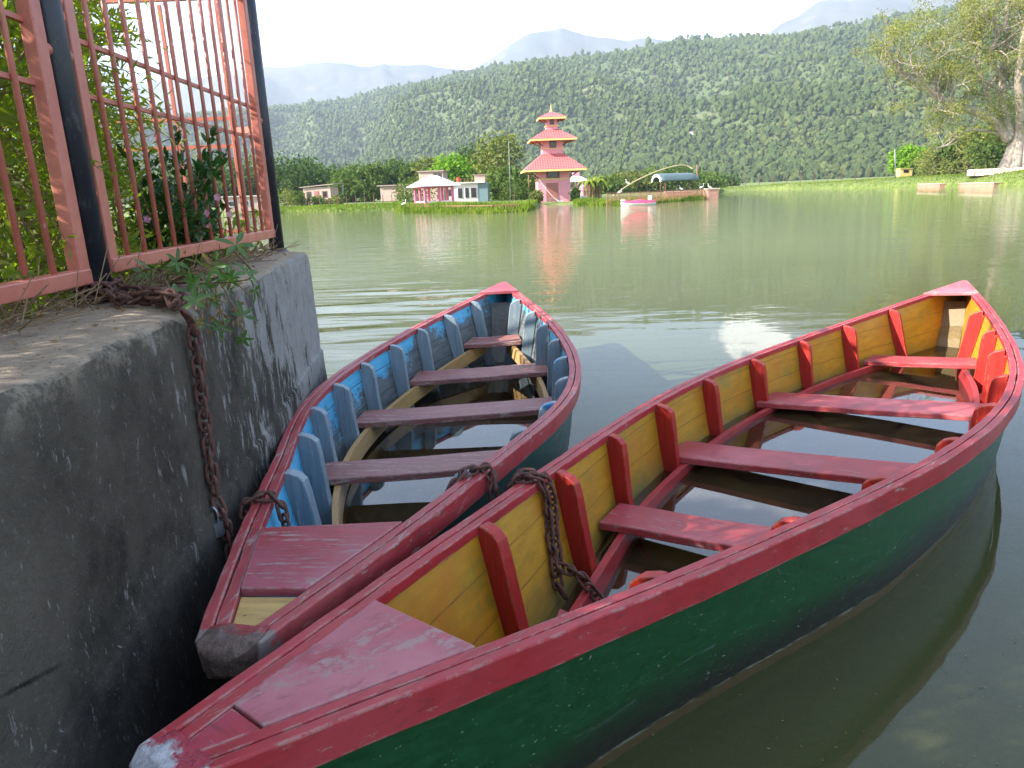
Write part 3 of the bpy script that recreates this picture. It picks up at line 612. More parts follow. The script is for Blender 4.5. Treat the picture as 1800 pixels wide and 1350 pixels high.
    for t in np.linspace(-.86, .97, 70):
        zk = B.sec(t, .018)[0, 1]; zz = max(zk+.035, -.05+.06*max(0, t)); sc2 = B.sec(t, .018)
        k2 = np.where(sc2[:, 0] > .062)[0]; zz = max(zz, sc2[k2[0], 1]+.004) if len(k2) else None; hw = .07
        if zz is None or zz > B.zs(t)-.05: continue
        rows.append([B.P(t, 1, hw, zz), B.P(t, 1, hw, zz-.03), B.P(t, -1, hw, zz-.03), B.P(t, -1, hw, zz), B.P(t, 1, hw, zz)])
    MB().grid(rows).build('keelson', mats['keel'], root)
    for xr in ribs[1:-1]:
        t = xr/B.L; z = -.115; hh = B.half(t, z)-.01; MB().box((xr, 0, z), (.045, 2*hh, .045)).build('floor_timber', mats['keel'], root, bevel=.004)
    return root
G = Boat(1.5111, 3.1379, .8619, 3.0835, [.0615, .2752, .4626, .6105, .6614, .5944, .4422, .2497, .0300], .3579, -.0359, .16, -.0304, .0585)
Bl = Boat(-.2769, 3.3044, 1.4585, 2.2036, [.0618, .2433, .4039, .5594, .608, .552, .427, .2398, .0304], .4265, .0396, .1328, -.0261, .02)
def tipmat(name, x, col, base, wid=.10):
    t = paint(name, base, GREY_W, .5); src = t.p.inputs['Base Color'].links[0].from_socket
    n = t.noise(t.co(), 16, 6, .7); xx = t.sep(t.c.outputs['Object'])[0]
    k = t.math('ADD', t.math('MULTIPLY', t.math('ADD', xx, -x), -10), t.math('MULTIPLY', t.math('SUBTRACT', n, .5), 1.4))
    t.set('Base Color', t.mix(t.ramp(k, .0, .12), src, t.mix(t.ramp(t.noise(t.co(), 60, 5, .7), .3, .7), tuple(c*.45 for c in col), col))); t.bump(n, .9, .012); return t.m
tg = tipmat('green_boat_tip', -3.055, (.5, .5, .52), (.34, .04, .06)); tb = tipmat('blue_boat_tip', -2.16, (.15, .105, .085), (.28, .04, .045))
def railtip(name, x, col, src_fn):
    t = src_fn; s_ = t.p.inputs['Base Color'].links[0].from_socket; n = t.noise(t.co(), 13, 6, .7); xx = t.sep(t.c.outputs['Object'])[0]
    k = t.math('ADD', t.math('MULTIPLY', t.math('ADD', xx, -x), -9), t.math('MULTIPLY', t.math('SUBTRACT', n, .5), 1.6))
    t.set('Base Color', t.mix(t.ramp(k, .0, .12), s_, col)); return t.m
rg = railtip('', -3.06, (.42, .42, .44), paint('rail_red_tip', (.34, .020, .026), (.36, .25, .22), .5, fade=(.37, .045, .055), dark=(.24, .02, .025)))
rb = railtip('', -2.15, (.19, .155, .14), paint('rail_worn_tip', (.32, .035, .042), (.34, .25, .23), .7, fade=(.34, .065, .07), dark=(.19, .03, .04)))
green = build_boat(G, 'wooden_rowboat', 'long green wooden rowboat with yellow inside and crimson rails, nearest the camera',
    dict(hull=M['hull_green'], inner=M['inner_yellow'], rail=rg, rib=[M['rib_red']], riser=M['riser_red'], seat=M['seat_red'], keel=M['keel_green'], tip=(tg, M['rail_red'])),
    [-2.155, -1.68, -1.22, -.70, -.15, .385, .935, 1.44, 2.01], [(-1.29, .19, .13), (-.50, .23, .13), (.54, .26, .13), (1.66, .22, .15)], .13, .15,
    [(-2.95, -2.60, -.02, .001, M['deck_pink'], 'faded pink bow plank'), (-3.06, -2.953, .0, -.003, M['deck_red'], 'bright red bow tip plank')], [(2.56, 3.08, .1, .014, M['deck_pink'], 'sunlit pink stern plank')], 1)
blue = build_boat(Bl, 'wooden_rowboat', 'smaller rowboat with flaking blue inside and scuffed maroon rails, moored beside the wall',
    dict(hull=M['hull_teal'], inner=M['inner_blue'], rail=rb, rib=[M['rib_grey']], riser=M['raw_wood'], seat=M['seat_maroon'], keel=M['grey_wood'], tip=(tb, M['rail_worn'])),
    [-1.255, -.855, -.50, -.12, .26, .63, .985, 1.325, 1.68], [(-.55, .19, .195), (.15, .20, .195), (.86, .23, .20), (1.50, .22, .255)], .195, .17,
    [(-2.01, -1.685, .1, .003, M['deck_maroon'], 'scuffed maroon bow plank'), (-2.17, -2.02, .0, -.012, M['pale_wood'], 'bare yellow wood bow plank')], [(1.88, 2.20, .05, .014, M['rail_worn'], 'pink stern plank')], 1)
# far thwart in the bow: small crimson board right behind the pink plank
MB().add([(-2.13, .10, .13), (-1.98, .165, .13), (-2.0, -.165, .13), (-2.15, -.10, .13), (-2.13, .10, .105), (-1.98, .165, .105), (-2.0, -.165, .105), (-2.15, -.10, .105)],
    [(0, 1, 2, 3), (7, 6, 5, 4), (0, 4, 5, 1), (1, 5, 6, 2), (2, 6, 7, 3), (3, 7, 4, 0)]).build('bow_board', M['seat_red'], green, bevel=.004)
# water standing in each boat
def bilge_sheet(B, w, label):
    L = []; Rr = []
    for t in np.linspace(-.97, .97, 120):
        p = B.sec(t, .008); res = []
        for sd in (-1, 1):
            zz = np.array([B.W(t, sd, *q).z for q in p]); k = np.where(zz > w)[0]
            if len(k) == 0 or k[0] == 0: res = None; break
            i = k[0]; f = (w-zz[i-1])/(zz[i]-zz[i-1]); h_ = p[i-1, 0]+(p[i, 0]-p[i-1, 0])*f; v = B.W(t, sd, h_, p[i-1, 1]+(p[i, 1]-p[i-1, 1])*f); v.z = w; res.append(v)
        if res: L.append(res[0]); Rr.append(res[1])
    o = MB().grid([[a, b] for a, b in zip(L, Rr)]).build('bilge_water', M['bilge'], norm=False); return tag(o, label, 'water', kind='stuff')
bilge_sheet(G, .045, 'murky rainwater standing inside the green and yellow rowboat')
bilge_sheet(Bl, .06, 'murky brown rainwater standing inside the blue rowboat')
# lake surface, with the two hull outlines cut out of it
def wl_loop(B, w=0.):
    L = []; Rr = []
    for t in np.linspace(-.99, .99, 90):
        p = B.sec(t, .010); res = []
        for sd in (-1, 1):
            zz = np.array([B.W(t, sd, *q).z for q in p]); k = np.where(zz > w)[0]
            if len(k) == 0 or k[0] == 0: res = None; break
            i = k[0]; f = (w-zz[i-1])/(zz[i]-zz[i-1]); v = B.W(t, sd, p[i-1, 0]+(p[i, 0]-p[i-1, 0])*f, p[i-1, 1]+(p[i, 1]-p[i-1, 1])*f); v.z = w; res.append(v)
        if res: L.append(res[0]); Rr.append(res[1])
    return L+Rr[::-1]
bm = bmesh.new()
def loop(pts):
    vs = [bm.verts.new(p) for p in pts]
    for i in range(len(vs)): bm.edges.new((vs[i], vs[(i+1) % len(vs)]))
loop([(-9, -4, 0), (9, -4, 0), (9, 9, 0), (-9, 9, 0)]); loop(wl_loop(G)); loop(wl_loop(Bl))
bmesh.ops.triangle_fill(bm, use_beauty=True, use_dissolve=False, edges=bm.edges[:])
def quad(a): bm.faces.new([bm.verts.new(p) for p in a])
BIG = 900
quad([(-BIG, 9, 0), (-9, 9, 0), (-9, BIG, 0), (-BIG, BIG, 0)]); quad([(-9, 9, 0), (9, 9, 0), (9, BIG, 0), (-9, BIG, 0)]); quad([(9, 9, 0), (BIG, 9, 0), (BIG, BIG, 0), (9, BIG, 0)])
quad([(-BIG, -4, 0), (-9, -4, 0), (-9, 9, 0), (-BIG, 9, 0)]); quad([(9, -4, 0), (BIG, -4, 0), (BIG, 9, 0), (9, 9, 0)]); quad([(-BIG, -BIG, 0), (BIG, -BIG, 0), (BIG, -4, 0), (-BIG, -4, 0)])
for f in bm.faces:
    if f.normal.z < 0: f.normal_flip()
me = bpy.data.meshes.new('lake_water'); bm.to_mesh(me); bm.free(); me.materials.append(M['water'])
lw = bpy.data.objects.new('lake_water', me); C.objects.link(lw); tag(lw, kind='structure')

c = []
for k in range(150):
    p = atz(random.uniform(1050, 1800), random.uniform(700, 1350), .003) if k < 110 else atz(random.uniform(560, 1700), random.uniform(430, 560), .003)
    c.append(tuple(p))
tag(npmesh('floating_specks', leafquads(np.array(c), RG.uniform(.004, .013, len(c)), .35, dirs=RG.standard_normal((len(c), 3))*np.array([1, 1, .0])+1e-3), np.arange(len(c)*4).reshape(-1, 4), M['leaf_dry']), 'tiny leaf scraps and specks drifting on the lake', 'debris', kind='stuff')
# ---------------------------------------------------------------- wall, planting bed
def wall_x(y): return -.71-.108*(y-.95)
def build_wall():
    prof = [(-.62, .985), (-.5, .992), (-.38, .998), (-.25, 1.0), (-.12, 1.0), (-.04, .999), (-.015, .996), (-.003, .985), (0, .955), (.004, .85), (.006, .75), (.008, .65), (.009, .56), (.010, .505), (.011, .497), (.020, .493), (.022, .482), (.023, .40), (.031, .32), (.033, .2), (.036, .05), (.038, -.1), (.04, -1.2)]
    rows = []
    ys = np.concatenate([np.linspace(-1.6, 3.55, 150), [3.6, 3.63, 3.645]])
    for y in ys:
        row = []; notch = math.exp(-((y-1.78)/.075)**2)*.035+math.exp(-((y-2.35)/.2)**2)*.01
        for k, (dx, z) in enumerate(prof):
            nn = float(fbm(y*3.1, z*3.3+dx*5, 4, 31))*.0035+float(vnoise(y*17, z*15+dx*30, 5))*.0025
            e = 1 if 4 < k < 10 else 0
            zz = z-(notch if 5 < k < 10 else notch*.5*e)+(float(vnoise(y*9, k*.7, 6))*.004 if e else nn*.5 if k < 5 else 0)
            endr = .004*max(0, (y-3.6)/.045)**2
            row.append((wall_x(y)+dx+nn-endr*(1 if k > 5 else 0), y, zz))
        rows.append(row)
    last = rows[-1]; rows.append([(p[0]-.0, 3.66, p[2]-.006) for p in last]); rows.append([(min(p[0], wall_x(3.65)-.30), 3.68, p[2]) for p in last])
    o = MB().grid(rows).build('stone_wall', M['concrete'], smooth=True); o.data.set_sharp_from_angle(angle=R_(38))
    tag(o, 'stained concrete retaining wall with flat beige top, left of the blue rowboat', 'wall')
build_wall()
wb = MB()  # land behind the wall and its return
rows = []
for y in np.linspace(-3, 4.05, 60):
    rows.append([(x, y, .945+.03*float(fbm(x*2.2, y*2.2, 4, 12))+(.0 if x > -1.25 else .03)-(1.5 if (x < -7.9) else 0)) for x in np.linspace(-8, wall_x(min(y, 3.6))-.22, 60)])
last = rows[-1]; rows.append([(p[0], 4.08, -1.3) for p in last])
wb.grid(rows); tag(wb.build('planting_bed', M['soil'], smooth=True), kind='structure')

# ---------------------------------------------------------------- fence
def line_x(y): return -1.12-.04*(y-1.96)
def post(y, label, h=1.5):
    r = empty('fence_post', (line_x(y), y, .99), 0, label, 'post')
    MB().tube([(0, 0, -.1), (0, 0, h)], .037, 24).build('pipe', M['post'], r, smooth=False)
    for p in r.children[0].data.polygons: p.use_smooth = len(p.vertices) == 4
    n = 16; pts = [(.055*math.cos(2*math.pi*k/n)*(1+.12*math.sin(k*2.3)), .055*math.sin(2*math.pi*k/n), 0) for k in range(n)]
    rw = [pts+[pts[0]], [(p[0]*.72, p[1]*.72, .016+.004*math.sin(i)) for i, p in enumerate(pts)]+[(pts[0][0]*.72, pts[0][1]*.72, .016)]]
    MB().grid(rw).build('weld_collar', M['post'], r)
post(1.96, 'near black steel pipe post with a rusty chain round its foot')
post(3.77, 'black steel pipe post at the far corner of the wall'); post(.12, 'black steel pipe post close to the camera at the left', 1.5)
def panel(y0, y1, z0, z1, label, stub):
    r = empty('barred_fence', (line_x(y0), y0, 0), 0, label, 'fence'); ox, oy = line_x(y0), y0
    P = lambda y, z, dx=0: (line_x(y)-ox+dx, y-oy, z)
    fr = MB()
    for y in (y0, y1): fr.bar(P(y, z0-.012), P(y, z1), .036, .044, up=(0, 1, 0))
    fr.bar(P(y0-.02, z0), P(y1+.02, z0), .044, .040); fr.bar(P(y0-.02, z1), P(y1+.02, z1), .044, .034); fr.build('frame', M['fence_red'], r, bevel=.004)
    nb = int(round((y1-y0)/.113)); st = (y1-y0)/nb
    for k in range(1, nb): MB().tube([P(y0+k*st+random.uniform(-.003, .003), z0+.01), P(y0+k*st+random.uniform(-.003, .003), z1-.01)], .0078, 8).build('bar', M['fence_red'], r, smooth=True)
    for z in (1.545, 1.685, 2.16): MB().bar(P(y0+.018, z, -.012), P(y1-.018, z, -.012), .014, .014).build('cross_rail', M['fence_red'], r, bevel=.002)
    for y in stub: MB().tube([P(y-.035, 1.63), P(y+.035, 1.63)], .017, 10).build('bracket', M['fence_red'], r, smooth=True)
panel(.19, 1.885, 1.075, 2.34, 'salmon red barred fence panel nearest the camera, left of the near black post', (1.925,))
panel(2.045, 3.675, 1.09, 2.34, 'salmon red barred fence panel between the two black posts', (2.0, 3.715))
r = empty('barred_fence', (-1.38, 3.9, 0), 0, 'open red fence frame with few bars at the far end of the planting', 'fence')
f = MB()
for x in (0, -1.0, -2.0): f.bar((x, 0, 1.08), (x, 0, 2.225), .03)
for z in (1.1, 2.225): f.bar((.018, 0, z), (-2.0, 0, z), .02)
f.build('frame', M['fence_red'], r, bevel=.003)
MB().bar((-.29, 0, 1.11), (-.29, 0, 2.2), .016).build('bar', M['fence_red'], r)
for z in (1.53, 1.665): MB().bar((-.017, .0, z), (-1.98, .0, z), .018).build('cross_rail', M['fence_red'], r)
MB().bar((.017, -.02, 1.60), (.19, -.10, 1.60), .03).build('bracket', M['fence_red'], r)

# ---------------------------------------------------------------- chains
def resample(pts, st):
    pts = [Vector(p) for p in pts]; out = [pts[0].copy()]; acc = 0; 
    for a, b in zip(pts[:-1], pts[1:]):
        L = (b-a).length; d = st-acc
        while d <= L: out.append(a+(b-a)*(d/L)); d += st
        acc = L-(d-st)
    return out
def smoothp(pts, n=4):
    pts = [Vector(p) for p in pts]; o = []
    for i in range(len(pts)-1):
        p0 = pts[max(i-1, 0)]; p1 = pts[i]; p2 = pts[i+1]; p3 = pts[min(i+2, len(pts)-1)]
        for k in range(n):
            t = k/n; o.append(.5*((2*p1)+(p2-p0)*t+(2*p0-5*p1+4*p2-p3)*t*t+(3*p1-p0-3*p2+p3)*t**3))
    return o+[pts[-1]]
def chain_links(mb, pts, pitch=.036, wire=.0052, wid=.0125, tw=0.):
    q = resample(smoothp(pts), pitch)
    for i in range(len(q)-1):
        a, b = q[i], q[i+1]; d = (b-a).normalized(); up = Vector((0, 0, 1)) if abs(d.z) < .9 else Vector((1, 0, 0)); x = d.cross(up).normalized(); y = x.cross(d)
        ang = tw+(math.pi/4 if i % 2 else -math.pi/4)+random.uniform(-.25, .25); s_ = x*math.cos(ang)+y*math.sin(ang); c = (a+b)/2; hl = pitch*.5+wire*.9-wid*.55; P = []
        for k in range(7): an = -math.pi/2+math.pi*k/6; P.append(c+d*(hl+wid*math.cos(an)*.95)+s_*(wid*math.sin(an)))
        for k in range(7): an = math.pi/2+math.pi*k/6; P.append(c+d*(-hl+wid*math.cos(an)*.95)+s_*(wid*math.sin(an)))
        mb.ring(P, wire, 6)
px_, py_ = line_x(1.96), 1.96
r = empty('mooring_chain', (px_, py_, 1.0), 0, 'rusty chain looped round the near black post and hanging down the wall to a padlock', 'chain')
O = Vector((px_, py_, 1.0)); mb = MB()
for lv, (rad, z, sp) in enumerate(((.052, .008, 2.1), (.05, .026, 2.5), (.056, .044, 1.4))):
    pts = [(rad*math.cos(a), rad*math.sin(a)*.95, z+.004*math.sin(a*3)) for a in np.linspace(-.3-lv*.4, 5.6, 22)]; chain_links(mb, pts, .033)
mb.build('chain_coils', M['rust'], r, smooth=True); mb = MB(); wx = wall_x(1.76)-px_
for k, dy in enumerate((0, .02, -.018)): chain_links(mb, [(.05, -.03+dy*2, .02+.012*k), (.13, -.07+dy*3, .014+.01*(k % 2)), (.21, -.12+dy*2, .012+.012*k), (.29, -.16+dy, .014+.006*k), (wx-.04, -.18, .01)], .033)
mb.build('chain_bundle', M['rust'], r, smooth=True); mb = MB()
down = []
for (px, py, z) in ((325, 549, .985), (338, 575, .93), (349, 650, .83), (360, 740, .71), (372, 830, .60), (380, 880, .545)):
    d = ray(px, py); t_w = None        # meet the wall face, stand 15 mm off it
    k = ((-.71+.108*.95)+.016+.010)/(d.x+.108*d.y); p = Vector((0, 0, EYE))+d*k; down.append(p-O)
chain_links(mb, down, .034); dl = down[-1]
chain_links(mb, [dl, dl+Vector((.012, 0, -.04)), dl+Vector((.014, .004, -.12)), dl+Vector((.02, 0, -.2))], .034)
mb.build('hanging_length', M['rust'], r, smooth=True)
lk = dl+Vector((-.004, -.02, -.035))
pl = MB().tube([lk+Vector((0, 0, -.05)), lk+Vector((0, 0, -.012))], .021, 14).build('padlock_body', M['steel'], r)
MB().tube(smoothp([lk+Vector((-.010, 0, -.015)), lk+Vector((-.010, 0, .012)), lk+Vector((0, 0, .026)), lk+Vector((.010, 0, .012)), lk+Vector((.010, 0, -.015))]), .0032, 6).build('padlock_shackle', M['steel'], r, smooth=True)
# chain over the wall-side rail of the blue boat
def rail_chain(name, label, pts):
    o0 = Vector(pts[0]); rr = MB(); chain_links(rr, [Vector(p)-o0 for p in pts], .036, .0054, .013); o = rr.build(name, M['rust'], smooth=True); o.location = o0; return tag(o, label, 'chain')
bw = lambda x, sd, off, dz: Bl.W(x/Bl.L, sd, Bl.b(x/Bl.L)+off, Bl.zs(x/Bl.L)+dz)
gw = lambda x, sd, off, dz: G.W(x/G.L, sd, G.b(x/G.L)+off, G.zs(x/G.L)+dz)
rail_chain('rail_chain', 'short rusty chain draped over the wall-side rail of the blue rowboat', [bw(-1.62, -1, .02, -.16), bw(-1.57, -1, .018, -.05), bw(-1.535, -1, .006, .010), bw(-1.52, -1, -.04, .014), bw(-1.515, -1, -.075, .004), bw(-1.53, -1, -.088, -.05), bw(-1.55, -1, -.095, -.10), bw(-1.57, -1, -.10, -.14)])
rail_chain('joining_chain', 'rusty chain tying the right rail of the blue rowboat to the green one', [bw(-1.42, 1, -.085, -.10), bw(-1.38, 1, -.075, -.03), bw(-1.34, 1, -.055, .010), bw(-1.31, 1, -.02, .012), bw(-1.30, 1, .006, .008), bw(-1.315, 1, .018, -.04), bw(-1.32, 1, .02, -.09)])
def gl(x, y, z): a = .8619; return Vector((1.5111+x*math.cos(a)+y*math.sin(a), 3.1379+x*math.sin(a)-y*math.cos(a), z))
over = [gw(-1.88, -1, .03, -.05), gw(-1.86, -1, .012, .008), gw(-1.84, -1, -.03, .014), gw(-1.82, -1, -.062, .006)]
rail_chain('slack_chain', 'long rusty chain hanging straight down inside the green rowboat from its left rail', over+[gl(*p) for p in ((-1.80, -.325, .36), (-1.81, -.315, .30), (-1.83, -.295, .25), (-1.845, -.27, .19), (-1.865, -.245, .13), (-1.86, -.225, .095), (-1.85, -.21, .06))])
rail_chain('slack_chain', 'rusty chain end lying over the crimson seat riser in the green rowboat', [p_+Vector((.012, .02, .006)) for p_ in over]+[gl(*p) for p in ((-1.78, -.32, .35), (-1.79, -.31, .29), (-1.815, -.285, .24), (-1.835, -.26, .185), (-1.85, -.235, .17), (-1.83, -.20, .165), (-1.835, -.165, .145), (-1.81, -.15, .10), (-1.80, -.12, .06), (-1.82, -.10, .03))])

# ---------------------------------------------------------------- plants behind the fence
def fern_mass(name, label, blobs, nf, m='leaf_fern', ll=.062, cat='bush', stems=True, group=None, fl=.26):
    # pinnate fronds: every leaflet is its own small blade
    bx = np.array([b[0] for b in blobs]); o = bx.mean(0)*1.; o[2] = .97; root = empty(name, tuple(o), 0, label, cat, group)
    wts = np.array([b[1]**2*b[2] for b in blobs]); idx = RG.choice(len(blobs), nf, p=wts/wts.sum()); cs = []; ds = []; ln = []
    sm = MB()
    for i in idx:
        c, rx, rz = blobs[i]; d = RG.standard_normal(3); d /= np.linalg.norm(d); k = RG.uniform(.3, 1)**.5
        p = np.array(c)+d*np.array([rx, rx, rz])*k
        if p[2] < .98: p[2] = .98+RG.uniform(0, .2)
        dr_ = d*.6+RG.standard_normal(3)*.6+np.array([0, 0, .35]); dr_ /= np.linalg.norm(dr_)
        L = fl*RG.uniform(.6, 1.2); side = np.cross(dr_, RG.standard_normal(3)); side /= np.linalg.norm(side); nb = 9
        t = np.linspace(.15, 1, nb); base = p+dr_*L*t[:, None]+np.array([0, 0, -.28*L])*(t**2)[:, None]
        for sg in (-1, 1):
            dd = dr_*.75+side*sg*.8; l_ = ll*(1-.5*np.abs(t-.45))*RG.uniform(.8, 1.15)
            cs.append(base+dd*l_[:, None]*.5); ds.append(np.broadcast_to(dd, (nb, 3))+RG.standard_normal((nb, 3))*.12); ln.append(l_)
        if RG.random() < .35 and stems: sm.tube([tuple(p-o), tuple(base[4]-o), tuple(base[-1]-o)], [.003, .002, .001], 4, False)
    cs = np.concatenate(cs)-o; ds = np.concatenate(ds); ln = np.concatenate(ln)
    npmesh('foliage', leafquads(cs, ln, .24, dirs=ds), qf(len(cs)), M[m], root)
    if stems:
        for b in blobs:
            for k in range(5):
                a = Vector((b[0][0]+random.uniform(-.2, .2), b[0][1]+random.uniform(-.2, .2), .95))-Vector(o); e = Vector(b[0])-Vector(o)+Vector((random.uniform(-1, 1)*b[1]*.8, random.uniform(-1, 1)*b[1]*.8, random.uniform(0, 1)*b[2]*.8))
                mid = (a+e)/2+Vector((random.uniform(-.1, .1), random.uniform(-.1, .1), .1)); sm.tube(smoothp([a, mid, e], 3), [.009, .008, .007, .006, .005, .004, .003], 5, False)
        sm.build('stems', M['twig'], root, smooth=True)
    return root
fern_mass('feathery_bush', 'tall feathery green bush behind the fence panel nearest the camera', [((-1.75, .7, 1.7), .45, .8), ((-1.8, 1.3, 1.9), .45, .8), ((-1.75, 1.75, 1.75), .42, .75), ((-1.9, .1, 1.8), .5, .8), ((-2.3, 1.2, 2.2), .55, .7), ((-2.3, .2, 2.1), .6, .8)], 1500)
fern_mass('feathery_bush', 'sunlit yellow green feathery bush behind the middle fence panel', [((-1.65, 2.3, 1.75), .38, .62), ((-1.72, 2.75, 1.6), .33, .45), ((-2.0, 2.7, 1.85), .42, .55), ((-1.55, 2.45, 1.2), .28, .25), ((-2.1, 3.2, 1.45), .42, .5), ((-1.45, 2.1, 1.3), .22, .3), ((-1.85, 3.05, 2.0), .34, .4)], 1600, ll=.055)
fern_mass('low_bush', 'thin leafy shrub behind the bars near the far black post', [((-1.85, 3.35, 1.35), .22, .5), ((-1.7, 3.2, 1.15), .25, .2)], 130, ll=.05, fl=.2)
# overhanging crown of a bush further back, it shades the boats
fern_mass('feathery_bush', 'tall dark feathery bush furthest back behind the left fence', [((-2.9, .6, 2.5), .7, .9), ((-3.0, 1.7, 2.4), .7, .8), ((-2.9, -.5, 2.3), .7, 1.0), ((-2.6, -1.2, 1.9), .7, 1.0)], 520, ll=.08, fl=.34)

tree('shade_tree', 'big leafy shade tree standing on the bank behind the camera', -4.2, -3.6, 8.5, 9.5, 'leaf_dark', n=9000, ls=.16, zoff=.95, trunk=.42, nb=40)
def ovate(mb, p, d, up, l, w_):     # folded, slightly arched leaf
    d = d.normalized(); s = d.cross(up); s = s.normalized() if s.length > 1e-4 else d.orthogonal(); n = s.cross(d)
    q = lambda f, a, h: p+d*(l*f)+s*(w_*a)+n*(l*h)
    mb.add([q(0, 0, 0), q(.35, .5, .05), q(.72, .42, .03), q(1, 0, -.12), q(.72, -.42, .03), q(.35, -.5, .05), q(.35, 0, .0), q(.72, 0, -.02)],
           [(0, 6, 1), (1, 6, 7, 2), (2, 7, 3), (3, 7, 4), (4, 7, 6, 5), (5, 6, 0)])
def rv(s=1): return Vector((random.uniform(-1, 1), random.uniform(-1, 1), random.uniform(-1, 1)))*s
o = Vector((-1.28, 2.85, 1.0)); root = empty('flowering_shrub', o, 0, 'glossy leaved shrub with small pink flowers growing through the fence bars', 'shrub')
lf = MB(); st = MB(); flw = []
for k in range(46):
    tgt = at(random.uniform(225, 425), random.uniform(262, 425) if k > 6 else random.uniform(235, 300), random.uniform(2.55, 3.2))
    if tgt.z < 1.03: tgt.z = 1.03+random.uniform(0, .1)
    if tgt.x > -1.12: tgt.x = -1.12-random.uniform(-.05, .1)
    if k > 6 and tgt.z > 1.45: tgt.z -= .15
    a = Vector((-1.32+random.uniform(-.12, .12), tgt.y*.5+2.85*.5, .98)); mid = (a+tgt)/2+rv(.05); cv = smoothp([a-o, mid-o, tgt-o], 5); st.tube(cv, [.0045-.0003*i for i in range(len(cv))], 5, False)
    for i in range(3, len(cv)):
        for j in range(4 if i < len(cv)-1 else 7):
            dd = rv()+Vector((0, 0, .5)); ovate(lf, cv[i]+rv(.012), dd, Vector((0, 0, 1))+rv(.4), random.uniform(.035, .062), random.uniform(.014, .024))
    flw.append(cv[-1])
lf.build('leaves', M['leaf_gloss'], root, smooth=True, norm=False); st.build('stems', M['twig'], root, smooth=True)
for px, py, Y in ((383, 347, 2.75), (363, 375, 2.8), (405, 377, 2.9), (365, 394, 2.7), (277, 240, 2.9), (260, 385, 2.6), (340, 320, 3.)):
    p = at(px, py, Y)-o; fm = MB()
    for a in range(5): ovate(fm, p, Vector((math.cos(a*1.257), -.5, math.sin(a*1.257))), Vector((0, -1, .3)), .016, .014)
    fm.build('flower', M['petal'], root, norm=False)
# creeper spilling over the wall
o = Vector((wall_x(2.1), 2.1, 1.0)); root = empty('creeper', o, 0, 'wilting five-leaved creeper spilling over the wall edge beside the chain', 'plant'); lf = MB(); st = MB(); dr_ = MB()
targets = [(395, 570, .9), (430, 585, .88), (415, 545, .93), (380, 520, 1.0), (440, 520, .96), (350, 500, 1.04), (400, 480, 1.06), (355, 560, .93), (300, 510, 1.03), (330, 480, 1.06), (268, 470, 1.08), (375, 455, 1.12), (410, 440, 1.15), (300, 455, 1.1), (345, 545, .97), (365, 535, .985), (250, 440, 1.1)]
for (px, py, z) in targets:
    p = atz(px, py, z)
    if z < .99: 
        k = ((-.71+.108*.95)+.03)/(ray(px, py).x+.108*ray(px, py).y); p = Vector((0, 0, EYE))+ray(px, py)*k
    a = Vector((-1.12, 2.35, 1.0)); mid = Vector((p.x-.12, (p.y+2.35)/2, 1.045)); cv = smoothp([a-o, mid-o, p-o], 5); st.tube(cv, .0022, 5, False)
    for i in (7, 10):
        c = cv[i]+rv(.02); ax = (Vector((.5, -.3, .5))+rv(.9)).normalized(); e1 = ax.orthogonal().normalized(); e2 = ax.cross(e1); a0 = random.uniform(0, 6)
        for j in range(5): an = a0+j*1.1; ovate(lf if random.random() < .96 else dr_, c, e1*math.cos(an)+e2*math.sin(an)+ax*.1, ax, random.uniform(.03, .052), .0125)
for k in range(60):
    px = random.uniform(340, 425); py = random.uniform(490, 580); kk = ((-.71+.108*.95)+.02)/(ray(px, py).x+.108*ray(px, py).y); p = Vector((0, 0, EYE))+ray(px, py)*kk
    if p.z > 1.0: p = atz(px, py, 1.01)
    ovate(dr_, p-o, rv()+Vector((0, 0, -.6)), rv(), .022, .010)
lf.build('leaves', M['leaf_creeper'], root, norm=False); dr_.build('dry_leaves', M['leaf_dry'], root, norm=False); st.build('stems', M['twig'], root, smooth=True)
# litter, dry stalks and weeds along the foot of the fence
lit = MB(); 
for k in range(900):
    y = random.uniform(.3, 3.6); x = line_x(y)-abs(random.gauss(0, .16))+random.uniform(0, .12); p = Vector((x, y, 1.0+random.uniform(0, .02))); d = Vector((random.uniform(-.3, 1), random.uniform(-1, 1), random.uniform(.0, .5))).normalized()
    lit.bar(p, p+d*random.uniform(.04, .16), .0022)
tag(lit.build('dry_stalks', M['twig'], norm=False), 'dry brown stalks and litter along the foot of the fence', 'litter', kind='stuff')
c = []; 
for k in range(2600):
    y = random.uniform(.3, 3.7); x = line_x(y)-abs(random.gauss(.12, .22)); c.append((x, y, 1.0+abs(random.gauss(0, .09))))
tag(npmesh('ground_weeds', leafquads(np.array(c), RG.uniform(.02, .06, len(c)), .35), qf(len(c)), M['leaf_fern']), 'low weeds and small leaves growing under the fence', 'weeds', kind='stuff')
c = []
for k in range(220):
    y = random.uniform(.7, 3.5); c.append((wall_x(y)-random.uniform(.05, .4), y, 1.004))
tag(npmesh('fallen_leaves', leafquads(np.array(c), RG.uniform(.008, .022, len(c)), .5, dirs=RG.standard_normal((len(c), 3))*np.array([1, 1, .15])), qf(len(c)), M['leaf_dry']), 'tiny fallen leaves on the beige wall top', 'leaves', kind='stuff')

